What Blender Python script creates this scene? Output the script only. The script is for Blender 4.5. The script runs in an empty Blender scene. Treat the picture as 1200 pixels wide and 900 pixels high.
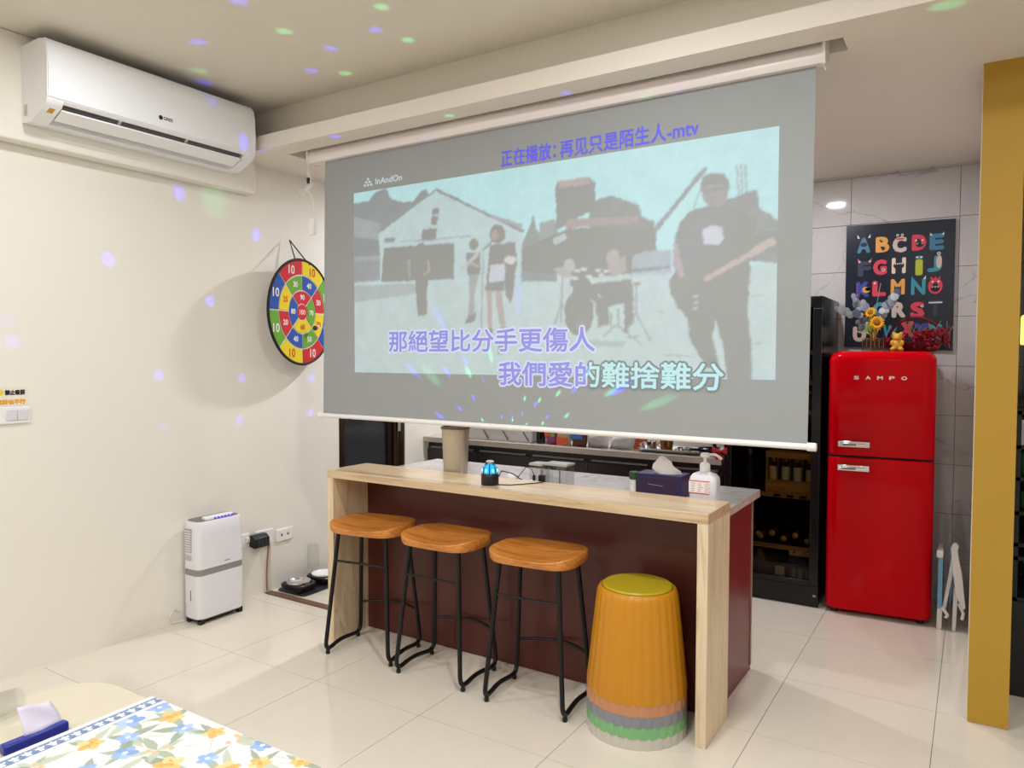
import bpy, bmesh, math, random
import numpy as np
from mathutils import Vector, Matrix

S = bpy.context.scene
COL = S.collection
random.seed(7)

# ------------------------------------------------------------------ camera
cam_d = bpy.data.cameras.new('camera')
cam_d.sensor_width = 36.0
cam_d.lens = 25.883
cam_d.clip_start = 0.02
cam = bpy.data.objects.new('camera', cam_d)
COL.objects.link(cam)
_r = Vector((0.84613659, 0.53296104, 0.0023235))
_d = Vector((0.02190531, -0.03042066, -0.99929712))
_f = Vector((-0.53251575, 0.84559276, -0.03741471))
cam.matrix_world = Matrix(((_r.x, -_d.x, -_f.x, 0), (_r.y, -_d.y, -_f.y, 0), (_r.z, -_d.z, -_f.z, 1.488), (0, 0, 0, 1)))
S.camera = cam

# ------------------------------------------------------------------ world, exposure
S.view_settings.view_transform = 'Standard'
S.view_settings.look = 'None'
S.view_settings.gamma = 1.0
S.view_settings.use_curve_mapping = False
S.view_settings.exposure = 0.0
wd = bpy.data.worlds.new('world'); S.world = wd
wd.use_nodes = True
wd.node_tree.nodes['Background'].inputs[0].default_value = (1.0, 0.96, 0.9, 1)
wd.node_tree.nodes['Background'].inputs[1].default_value = 0.02
S.cycles.max_bounces = 8
S.cycles.diffuse_bounces = 4
S.cycles.transparent_max_bounces = 12
S.cycles.caustics_reflective = False
S.cycles.caustics_refractive = False
S.cycles.sample_clamp_indirect = 4.0


def area(name, loc, size, power, col, spread=math.pi):
    d = bpy.data.lights.new(name, 'AREA'); d.shape = 'DISK'; d.size = size
    d.energy = power; d.color = col; d.spread = spread
    o = bpy.data.objects.new(name, d); COL.objects.link(o); o.location = loc
    return o


# ceiling downlights of the front room (above and behind the camera) and of the kitchen soffit
WARM = (0.965, 0.985, 1.0); KIT = (0.955, 0.97, 1.0)
for q, (lx, ly, pw) in enumerate(((-2.75, 1.60, 10.5), (-2.55, -0.15, 22), (-0.60, -0.10, 22), (-1.00, 1.80, 21), (0.9, 0.6, 22), (0.9, 1.9, 13),
                                  (-2.2, -1.2, 19), (0.2, -1.2, 21))):
    area('ceiling_downlight', (lx, ly, 2.915), 0.13, pw, WARM)
for q, (lx, ly, pw) in enumerate(((-0.92, 4.33, 13.5), (-2.95, 4.45, 36))):
    area('kitchen_downlight', (lx, ly, 2.638), 0.12, pw, KIT)


# ------------------------------------------------------------------ materials
def lin(c):
    return tuple((v / 255 / 12.92) if v / 255 <= 0.04045 else ((v / 255 + 0.055) / 1.055) ** 2.4 for v in c)


def _base(name):
    m = bpy.data.materials.new(name); m.use_nodes = True
    nt = m.node_tree
    return m, nt, nt.nodes['Principled BSDF']


def mat(name, c, rough=0.5, metal=0.0, var=0.04, scale=9.0, bump=0.0, coat=0.0, trans=0.0, ior=1.45, emit=None, estr=0.0, spec=0.5, stretch=(1, 1, 1)):
    m, nt, p = _base(name)
    l = lin(c)
    tc = nt.nodes.new('ShaderNodeTexCoord'); mp = nt.nodes.new('ShaderNodeMapping')
    mp.inputs['Scale'].default_value = stretch
    nz = nt.nodes.new('ShaderNodeTexNoise'); nz.inputs['Scale'].default_value = scale; nz.inputs['Detail'].default_value = 4
    mx = nt.nodes.new('ShaderNodeMix'); mx.data_type = 'RGBA'
    mx.inputs[6].default_value = (*[v * (1 - var) for v in l], 1)
    mx.inputs[7].default_value = (*[min(1, v * (1 + var)) for v in l], 1)
    nt.links.new(tc.outputs['Object'], mp.inputs[0]); nt.links.new(mp.outputs[0], nz.inputs['Vector'])
    nt.links.new(nz.outputs[0], mx.inputs[0]); nt.links.new(mx.outputs[2], p.inputs['Base Color'])
    p.inputs['Roughness'].default_value = rough; p.inputs['Metallic'].default_value = metal
    p.inputs['Coat Weight'].default_value = coat; p.inputs['Coat Roughness'].default_value = 0.08
    p.inputs['Transmission Weight'].default_value = trans; p.inputs['IOR'].default_value = ior
    p.inputs['Specular IOR Level'].default_value = spec
    if emit:
        p.inputs['Emission Color'].default_value = (*lin(emit), 1); p.inputs['Emission Strength'].default_value = estr
    if bump:
        b = nt.nodes.new('ShaderNodeBump'); b.inputs['Strength'].default_value = bump; b.inputs['Distance'].default_value = 0.004
        nt.links.new(nz.outputs[0], b.inputs['Height']); nt.links.new(b.outputs[0], p.inputs['Normal'])
    return m


def wood(name, c1, c2, c3, stretch, rough=0.35, scale=3.0, coat=0.0):
    m, nt, p = _base(name)
    tc = nt.nodes.new('ShaderNodeTexCoord'); mp = nt.nodes.new('ShaderNodeMapping'); mp.inputs['Scale'].default_value = stretch
    n1 = nt.nodes.new('ShaderNodeTexNoise'); n1.inputs['Scale'].default_value = scale; n1.inputs['Detail'].default_value = 8; n1.inputs['Roughness'].default_value = 0.62
    n1.inputs['Distortion'].default_value = 0.8
    r = nt.nodes.new('ShaderNodeValToRGB')
    e = r.color_ramp.elements; e[0].position = 0.3; e[0].color = (*lin(c3), 1); e[1].position = 0.72; e[1].color = (*lin(c1), 1)
    k = e.new(0.48); k.color = (*lin(c2), 1)
    nt.links.new(tc.outputs['Object'], mp.inputs[0]); nt.links.new(mp.outputs[0], n1.inputs['Vector'])
    nt.links.new(n1.outputs[0], r.inputs[0]); nt.links.new(r.outputs[0], p.inputs['Base Color'])
    p.inputs['Roughness'].default_value = rough; p.inputs['Coat Weight'].default_value = coat; p.inputs['Coat Roughness'].default_value = 0.15
    return m


def marble(name, c, vein, rough, scale=1.3, cloud=0.04, width=0.02, strength=0.7):
    m, nt, p = _base(name)
    g = nt.nodes.new('ShaderNodeNewGeometry')
    n1 = nt.nodes.new('ShaderNodeTexNoise'); n1.inputs['Scale'].default_value = scale; n1.inputs['Detail'].default_value = 5; n1.inputs['Distortion'].default_value = 1.2
    n2 = nt.nodes.new('ShaderNodeTexNoise'); n2.inputs['Scale'].default_value = scale * 2.2; n2.inputs['Detail'].default_value = 4
    r = nt.nodes.new('ShaderNodeValToRGB')
    e = r.color_ramp.elements; e[0].position = 0.5 - width; e[0].color = (0, 0, 0, 1); e[1].position = 0.5 + width; e[1].color = (0, 0, 0, 1)
    k = e.new(0.5); k.color = (strength, strength, strength, 1)
    l = lin(c)
    mx = nt.nodes.new('ShaderNodeMix'); mx.data_type = 'RGBA'
    mx.inputs[6].default_value = (*[v * (1 - cloud) for v in l], 1); mx.inputs[7].default_value = (*[min(1, v * (1 + cloud)) for v in l], 1)
    m2 = nt.nodes.new('ShaderNodeMix'); m2.data_type = 'RGBA'; m2.inputs[7].default_value = (*lin(vein), 1)
    mu = nt.nodes.new('ShaderNodeMath'); mu.operation = 'MULTIPLY'
    for n in (n1, n2): nt.links.new(g.outputs['Position'], n.inputs['Vector'])
    nt.links.new(n1.outputs[0], r.inputs[0]); nt.links.new(n2.outputs[0], mx.inputs[0])
    nt.links.new(r.outputs[0], mu.inputs[0]); nt.links.new(n2.outputs[0], mu.inputs[1])
    nt.links.new(mx.outputs[2], m2.inputs[6]); nt.links.new(mu.outputs[0], m2.inputs[0]); nt.links.new(m2.outputs[2], p.inputs['Base Color'])
    p.inputs['Roughness'].default_value = rough
    return m


def pane(name, tint, gloss=0.08, rough=0.02):
    """thin clear sheet: tinted see-through mixed with a mirror-like sheen"""
    m = bpy.data.materials.new(name); m.use_nodes = True
    nt = m.node_tree; nt.nodes.clear()
    o = nt.nodes.new('ShaderNodeOutputMaterial'); t = nt.nodes.new('ShaderNodeBsdfTransparent'); g = nt.nodes.new('ShaderNodeBsdfGlossy')
    nz = nt.nodes.new('ShaderNodeTexNoise'); nz.inputs['Scale'].default_value = 5
    mp = nt.nodes.new('ShaderNodeMapRange'); mp.inputs['To Min'].default_value = rough; mp.inputs['To Max'].default_value = rough + 0.03
    f = nt.nodes.new('ShaderNodeLayerWeight'); f.inputs[0].default_value = 0.25
    ad = nt.nodes.new('ShaderNodeMath'); ad.operation = 'MULTIPLY_ADD'; ad.inputs[1].default_value = 0.32; ad.inputs[2].default_value = gloss; ad.use_clamp = True
    mx = nt.nodes.new('ShaderNodeMixShader')
    t.inputs[0].default_value = (*lin(tint), 1)
    nt.links.new(nz.outputs[0], mp.inputs[0]); nt.links.new(mp.outputs[0], g.inputs['Roughness'])
    nt.links.new(f.outputs['Facing'], ad.inputs[0]); nt.links.new(ad.outputs[0], mx.inputs[0])
    nt.links.new(t.outputs[0], mx.inputs[1]); nt.links.new(g.outputs[0], mx.inputs[2]); nt.links.new(mx.outputs[0], o.inputs[0])
    return m


def attr_mat(name, rough, emission=0.0, base=None):
    m, nt, p = _base(name)
    a = nt.nodes.new('ShaderNodeAttribute'); a.attribute_name = 'Col'
    if emission:
        p.inputs['Base Color'].default_value = (*lin(base), 1)
        nt.links.new(a.outputs['Color'], p.inputs['Emission Color']); p.inputs['Emission Strength'].default_value = emission
    else:
        nt.links.new(a.outputs['Color'], p.inputs['Base Color'])
    p.inputs['Roughness'].default_value = rough
    return m


# ------------------------------------------------------------------ mesh helpers
OFF = {}


class B:
    def __init__(s): s.v = []; s.f = []

    def add(s, vs, fs):
        n = len(s.v); s.v += [tuple(v) for v in vs]; s.f += [tuple(i + n for i in f) for f in fs]; return s

    def box(s, x0, x1, y0, y1, z0, z1):
        return s.add([(x0, y0, z0), (x1, y0, z0), (x1, y1, z0), (x0, y1, z0), (x0, y0, z1), (x1, y0, z1), (x1, y1, z1), (x0, y1, z1)],
                     [(0, 3, 2, 1), (4, 5, 6, 7), (0, 1, 5, 4), (1, 2, 6, 5), (2, 3, 7, 6), (3, 0, 4, 7)])

    def prism(s, poly, axis, a0, a1):
        n = len(poly)
        def P(p, a):
            return {'x': (a, p[0], p[1]), 'y': (p[0], a, p[1]), 'z': (p[0], p[1], a)}[axis]
        vs = [P(p, a0) for p in poly] + [P(p, a1) for p in poly]
        fs = [tuple(range(n))[::-1], tuple(range(n, 2 * n))] + [(i, (i + 1) % n, n + (i + 1) % n, n + i) for i in range(n)]
        return s.add(vs, fs)

    def rings(s, rings, cap=True):
        n = len(rings[0]); base = len(s.v)
        for r in rings: s.v += [tuple(p) for p in r]
        for k in range(len(rings) - 1):
            for i in range(n):
                j = (i + 1) % n
                s.f.append((base + k * n + i, base + k * n + j, base + (k + 1) * n + j, base + (k + 1) * n + i))
        if cap:
            s.f.append(tuple(base + i for i in range(n))[::-1]); s.f.append(tuple(base + (len(rings) - 1) * n + i for i in range(n)))
        return s

    def lathe(s, prof, c=(0, 0, 0), n=24, sx=1.0, sy=1.0, cap=True):
        rr = [[(c[0] + r * sx * math.cos(2 * math.pi * i / n), c[1] + r * sy * math.sin(2 * math.pi * i / n), c[2] + z) for i in range(n)] for r, z in prof]
        return s.rings(rr, cap)

    def tube(s, pts, r, n=8, cap=True, closed=False):
        pts = [Vector(p) for p in pts]; m = len(pts); rr = []; up = None
        for i, p in enumerate(pts):
            if closed: t = pts[(i + 1) % m] - pts[i - 1]
            else: t = pts[min(i + 1, m - 1)] - pts[max(i - 1, 0)]
            t.normalize()
            if up is None:
                up = Vector((0, 0, 1)) if abs(t.z) < 0.9 else Vector((1, 0, 0))
            a = up - t * up.dot(t); a.normalize(); b = t.cross(a); up = a
            q = r[i] if isinstance(r, (list, tuple)) else r
            rr.append([p + (a * math.cos(2 * math.pi * k / n) + b * math.sin(2 * math.pi * k / n)) * q for k in range(n)])
        if closed: rr.append(rr[0]); cap = False
        return s.rings(rr, cap)

    def ell(s, c, r, n=14, m=8):
        prof = [(math.sin(math.pi * k / m), -math.cos(math.pi * k / m)) for k in range(m + 1)]
        prof[0] = (0.02, -1); prof[-1] = (0.02, 1)
        rr = [[(c[0] + r[0] * q * math.cos(2 * math.pi * i / n), c[1] + r[1] * q * math.sin(2 * math.pi * i / n), c[2] + r[2] * z) for i in range(n)] for q, z in prof]
        return s.rings(rr)

    def disc(s, c, rx, rz, plane='y', n=20):
        vs = []
        for i in range(n):
            a = 2 * math.pi * i / n; u, w = rx * math.cos(a), rz * math.sin(a)
            vs.append({'y': (c[0] + u, c[1], c[2] + w), 'x': (c[0], c[1] + u, c[2] + w), 'z': (c[0] + u, c[1] + w, c[2])}[plane])
        return s.add(vs, [tuple(range(n))])

    def xform(s, M):
        s.v = [tuple(M @ Vector(v)) for v in s.v]; return s

    def mesh(s, name, off=(0, 0, 0), smooth=True):
        me = bpy.data.meshes.new(name)
        me.from_pydata([(v[0] - off[0], v[1] - off[1], v[2] - off[2]) for v in s.v], [], s.f)
        bm = bmesh.new(); bm.from_mesh(me); bmesh.ops.recalc_face_normals(bm, faces=bm.faces); bm.to_mesh(me); bm.free()
        if smooth and len(me.polygons):
            me.polygons.foreach_set('use_smooth', [True] * len(me.polygons)); me.set_sharp_from_angle(angle=math.radians(38))
        return me

    def part(s, name, m, root, bevel=0.0, label=None, kind=None, seg=2):
        off = OFF[root]
        o = bpy.data.objects.new(name, s.mesh(name, off)); COL.objects.link(o)
        o.data.materials.append(m); o.parent = root; OFF[o] = off
        if bevel: bev(o, bevel, seg)
        if label: o['label'] = label
        if kind: o['kind'] = kind
        return o

    def top(s, name, m, label=None, cat=None, loc=None, bevel=0.0, group=None, kind=None, seg=2):
        if loc is None:
            xs = np.array(s.v); loc = ((xs[:, 0].min() + xs[:, 0].max()) / 2, (xs[:, 1].min() + xs[:, 1].max()) / 2, xs[:, 2].min())
        o = bpy.data.objects.new(name, s.mesh(name, loc)); COL.objects.link(o); o.location = loc
        o.data.materials.append(m); OFF[o] = loc
        if bevel: bev(o, bevel, seg)
        if label: o['label'] = label
        if cat: o['category'] = cat
        if group: o['group'] = group
        if kind: o['kind'] = kind
        return o


def bev(o, w, seg=2):
    k = o.modifiers.new('bevel', 'BEVEL'); k.width = w; k.segments = seg; k.limit_method = 'ANGLE'; k.angle_limit = math.radians(40); k.harden_normals = False


def thing(name, label, cat, loc=(0, 0, 0), group=None):
    o = bpy.data.objects.new(name, None); o.empty_display_size = 0.05; COL.objects.link(o); o.location = loc
    o['label'] = label; o['category'] = cat
    if group: o['group'] = group
    OFF[o] = tuple(loc)
    return o


def struct(b, name, m, bevel=0.0):
    return b.top(name, m, kind='structure', loc=(0, 0, 0), bevel=bevel)


def share(src, name, root, loc):
    """another part with the same mesh data, placed at world point loc"""
    o = bpy.data.objects.new(name, src.data); COL.objects.link(o); o.parent = root
    o.location = Vector(loc) - Vector(OFF[root]); OFF[o] = OFF[root]
    return o


def copy_tree(o, parent=None):
    c = o.copy(); COL.objects.link(c)
    if parent: c.parent = parent
    for ch in list(o.children): copy_tree(ch, c)
    return c


def fillet(pts, r, n=5):
    """round the inner corners of a polyline"""
    P = [Vector(p) for p in pts]; out = [P[0]]
    for i in range(1, len(P) - 1):
        a = (P[i - 1] - P[i]); b = (P[i + 1] - P[i]); q = min(r, a.length * 0.45, b.length * 0.45)
        a = P[i] + a.normalized() * q; b = P[i] + b.normalized() * q
        for k in range(n + 1):
            t = k / n; out.append(a * (1 - t) ** 2 + P[i] * 2 * t * (1 - t) + b * t * t)
    out.append(P[-1]); return out


def rrect(x0, x1, y0, y1, r, n=5):
    out = []
    for cx, cy, a0 in ((x1 - r, y1 - r, 0), (x0 + r, y1 - r, 90), (x0 + r, y0 + r, 180), (x1 - r, y0 + r, 270)):
        for k in range(n + 1):
            a = math.radians(a0 + 90 * k / n); out.append((cx + r * math.cos(a), cy + r * math.sin(a)))
    return out


_txt = {}


def text(body, c, w=None, h=None, plane='y', bold=0.0, clip=None):
    """flat lettering fitted to width w and height h, centred at c; plane 'y' faces -Y, 'x' faces +X.
    bold (metres) thickens the strokes by laying shifted copies of the outline over each other"""
    if body not in _txt:
        cu = bpy.data.curves.new('lettering', 'FONT'); cu.body = body; cu.size = 1.0; cu.resolution_u = 3
        ob = bpy.data.objects.new('lettering', cu); COL.objects.link(ob)
        dg = bpy.context.evaluated_depsgraph_get(); me = bpy.data.meshes.new_from_object(ob.evaluated_get(dg))
        _txt[body] = ([tuple(v.co) for v in me.vertices], [tuple(p.vertices) for p in me.polygons])
        bpy.data.objects.remove(ob); bpy.data.curves.remove(cu); bpy.data.meshes.remove(me)
    vs, fs = _txt[body]
    A = np.array(vs); mn = A.min(0); mx = A.max(0); sz = mx - mn
    w = w - 2 * bold if w else None; h = h - 2 * bold if h else None
    sx = w / sz[0] if w else h / sz[1]
    sy = h / sz[1] if h else sx
    if clip is not None:
        bm = bmesh.new(); bv = [bm.verts.new(v) for v in vs]
        for f in fs:
            try: bm.faces.new([bv[i] for i in f])
            except ValueError: pass
        bmesh.ops.bisect_plane(bm, geom=bm.verts[:] + bm.edges[:] + bm.faces[:], plane_co=(mn[0] + clip * sz[0], 0, 0), plane_no=(1, 0, 0), clear_outer=True)
        bm.verts.index_update(); vs = [tuple(v.co) for v in bm.verts]; fs = [tuple(v.index for v in f.verts) for f in bm.faces]; bm.free()
    b = B()
    shifts = [(0, 0)] + ([(bold * math.cos(2 * math.pi * k / 8), bold * math.sin(2 * math.pi * k / 8)) for k in range(8)] if bold else [])
    for i, (du, dq) in enumerate(shifts):
        out = []; e = 0.00002 * i
        for v in vs:
            u = (v[0] - (mn[0] + mx[0]) / 2) * sx + du; q = (v[1] - (mn[1] + mx[1]) / 2) * sy + dq
            out.append((c[0] + u, c[1] - e, c[2] + q) if plane == 'y' else (c[0] + e, c[1] + u, c[2] + q))
        b.add(out, fs)
    return b


class Ras:
    """small scan-line painter: filled polygons in a unit square, v upward"""
    def __init__(s, W, H, bg): s.W, s.H = W, H; s.a = np.zeros((H, W, 3)); s.a[:] = lin(bg); s.xs = (np.arange(W) + 0.5) / W; s.ys = (np.arange(H) + 0.5) / H

    def poly(s, c, pts, al=1.0):
        P = np.array(pts, float)
        j0 = max(0, int(np.floor(P[:, 1].min() * s.H - 0.5))); j1 = min(s.H, int(np.ceil(P[:, 1].max() * s.H + 0.5)))
        i0 = max(0, int(np.floor(P[:, 0].min() * s.W - 0.5))); i1 = min(s.W, int(np.ceil(P[:, 0].max() * s.W + 0.5)))
        if j1 <= j0 or i1 <= i0: return
        X, Y = np.meshgrid(s.xs[i0:i1], s.ys[j0:j1]); ins = np.zeros(X.shape, bool)
        Q = np.roll(P, -1, 0)
        for (x0, y0), (x1, y1) in zip(P, Q):
            if y0 == y1: continue
            k = ((y0 > Y) != (y1 > Y)) & (X < (x1 - x0) * (Y - y0) / (y1 - y0) + x0); ins ^= k
        sub = s.a[j0:j1, i0:i1]; sub[ins] = sub[ins] * (1 - al) + np.array(lin(c)) * al

    def blur(s):
        a = s.a
        for ax in (0, 1):
            p = np.concatenate([np.take(a, [0], ax), a, np.take(a, [-1], ax)], ax)
            n = a.shape[ax]
            a = (np.take(p, range(n), ax) + 2 * np.take(p, range(1, n + 1), ax) + np.take(p, range(2, n + 2), ax)) / 4
        s.a = a


def grid_print(name, R, P0, du, dv, m, root, label=None):
    """printed sheet: a fine grid whose points carry the painted colours"""
    H, W = R.a.shape[:2]; P0 = Vector(P0) - Vector(OFF[root])
    U, V = np.meshgrid(np.linspace(0, 1, W), np.linspace(0, 1, H))
    co = np.array(P0)[None] + U.reshape(-1, 1) * np.array(du)[None] + V.reshape(-1, 1) * np.array(dv)[None]
    i = np.arange(H * W).reshape(H, W)
    q = np.stack([i[:-1, :-1], i[:-1, 1:], i[1:, 1:], i[1:, :-1]], -1).reshape(-1, 4)
    me = bpy.data.meshes.new(name)
    me.vertices.add(H * W); me.vertices.foreach_set('co', co.astype(np.float32).ravel())
    me.loops.add(q.size); me.loops.foreach_set('vertex_index', q.astype(np.int32).ravel())
    me.polygons.add(len(q)); me.polygons.foreach_set('loop_start', (np.arange(len(q)) * 4).astype(np.int32))
    me.update(calc_edges=True)
    at = me.color_attributes.new('Col', 'FLOAT_COLOR', 'POINT')
    at.data.foreach_set('color', np.concatenate([R.a.reshape(-1, 3), np.ones((H * W, 1))], 1).astype(np.float32).ravel())
    o = bpy.data.objects.new(name, me); COL.objects.link(o); me.materials.append(m); o.parent = root; OFF[o] = OFF[root]
    if label: o['label'] = label
    return o


# ------------------------------------------------------------------ shared materials
M_WALL = mat('wall_paint', (236, 231, 221), 0.55, var=0.015, scale=3, bump=0.03)
M_CEIL = mat('ceiling_paint', (226, 218, 204), 0.75, var=0.012, scale=2.5)
M_KCEIL = mat('kitchen_ceiling_paint', (228, 219, 208), 0.7, var=0.012, scale=2.5)
M_TILE = marble('polished_floor_tile', (226, 217, 203), (212, 202, 186), 0.09, 0.9, 0.02, 0.05, 0.25)
M_GROUT = mat('grout', (120, 110, 98), 0.85, var=0.1, scale=40)
M_WTILE = marble('marble_wall_tile', (206, 201, 201), (128, 124, 126), 0.06, 1.5, 0.04, 0.014, 0.8)
M_OAKX = wood('light_oak_lengthwise', (214, 192, 160), (203, 178, 142), (176, 150, 116), (0.9, 13, 13), 0.28, 3.0, 0.15)
M_OAKZ = wood('light_oak_upright', (230, 211, 182), (219, 198, 165), (190, 167, 134), (13, 13, 0.9), 0.38, 3.0)
M_MAROON = mat('maroon_panel', (84, 38, 32), 0.33, var=0.12, scale=2.2)
M_MAROON2 = mat('maroon_side_panel', (104, 36, 36), 0.3, var=0.08, scale=2.2)
M_WHITE = mat('white_plastic', (238, 236, 236), 0.35, var=0.01)
M_WHITE2 = mat('off_white_plastic', (226, 223, 218), 0.4, var=0.015)
M_BLACK = mat('black_plastic', (20, 20, 21), 0.35, var=0.1)
M_BLACKM = mat('black_powder_coat', (24, 24, 25), 0.42, metal=0.3, var=0.1, scale=30)
M_CHROME = mat('chrome', (225, 225, 228), 0.12, metal=1.0, var=0.02)
M_STEEL = mat('steel', (190, 188, 184), 0.28, metal=1.0, var=0.04)
M_GREY = mat('grey_plastic', (120, 119, 118), 0.4, var=0.03)
M_DARK = mat('painted_cavity_shade', (14, 13, 13), 0.7, var=0.1)
M_CLEAR = pane('clear_plastic', (249, 250, 250), 0.04)
M_SEAT = wood('stool_seat_wood', (218, 150, 72), (202, 128, 53), (160, 92, 31), (1.6, 12, 12), 0.36, 3.5, 0.2)
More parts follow.
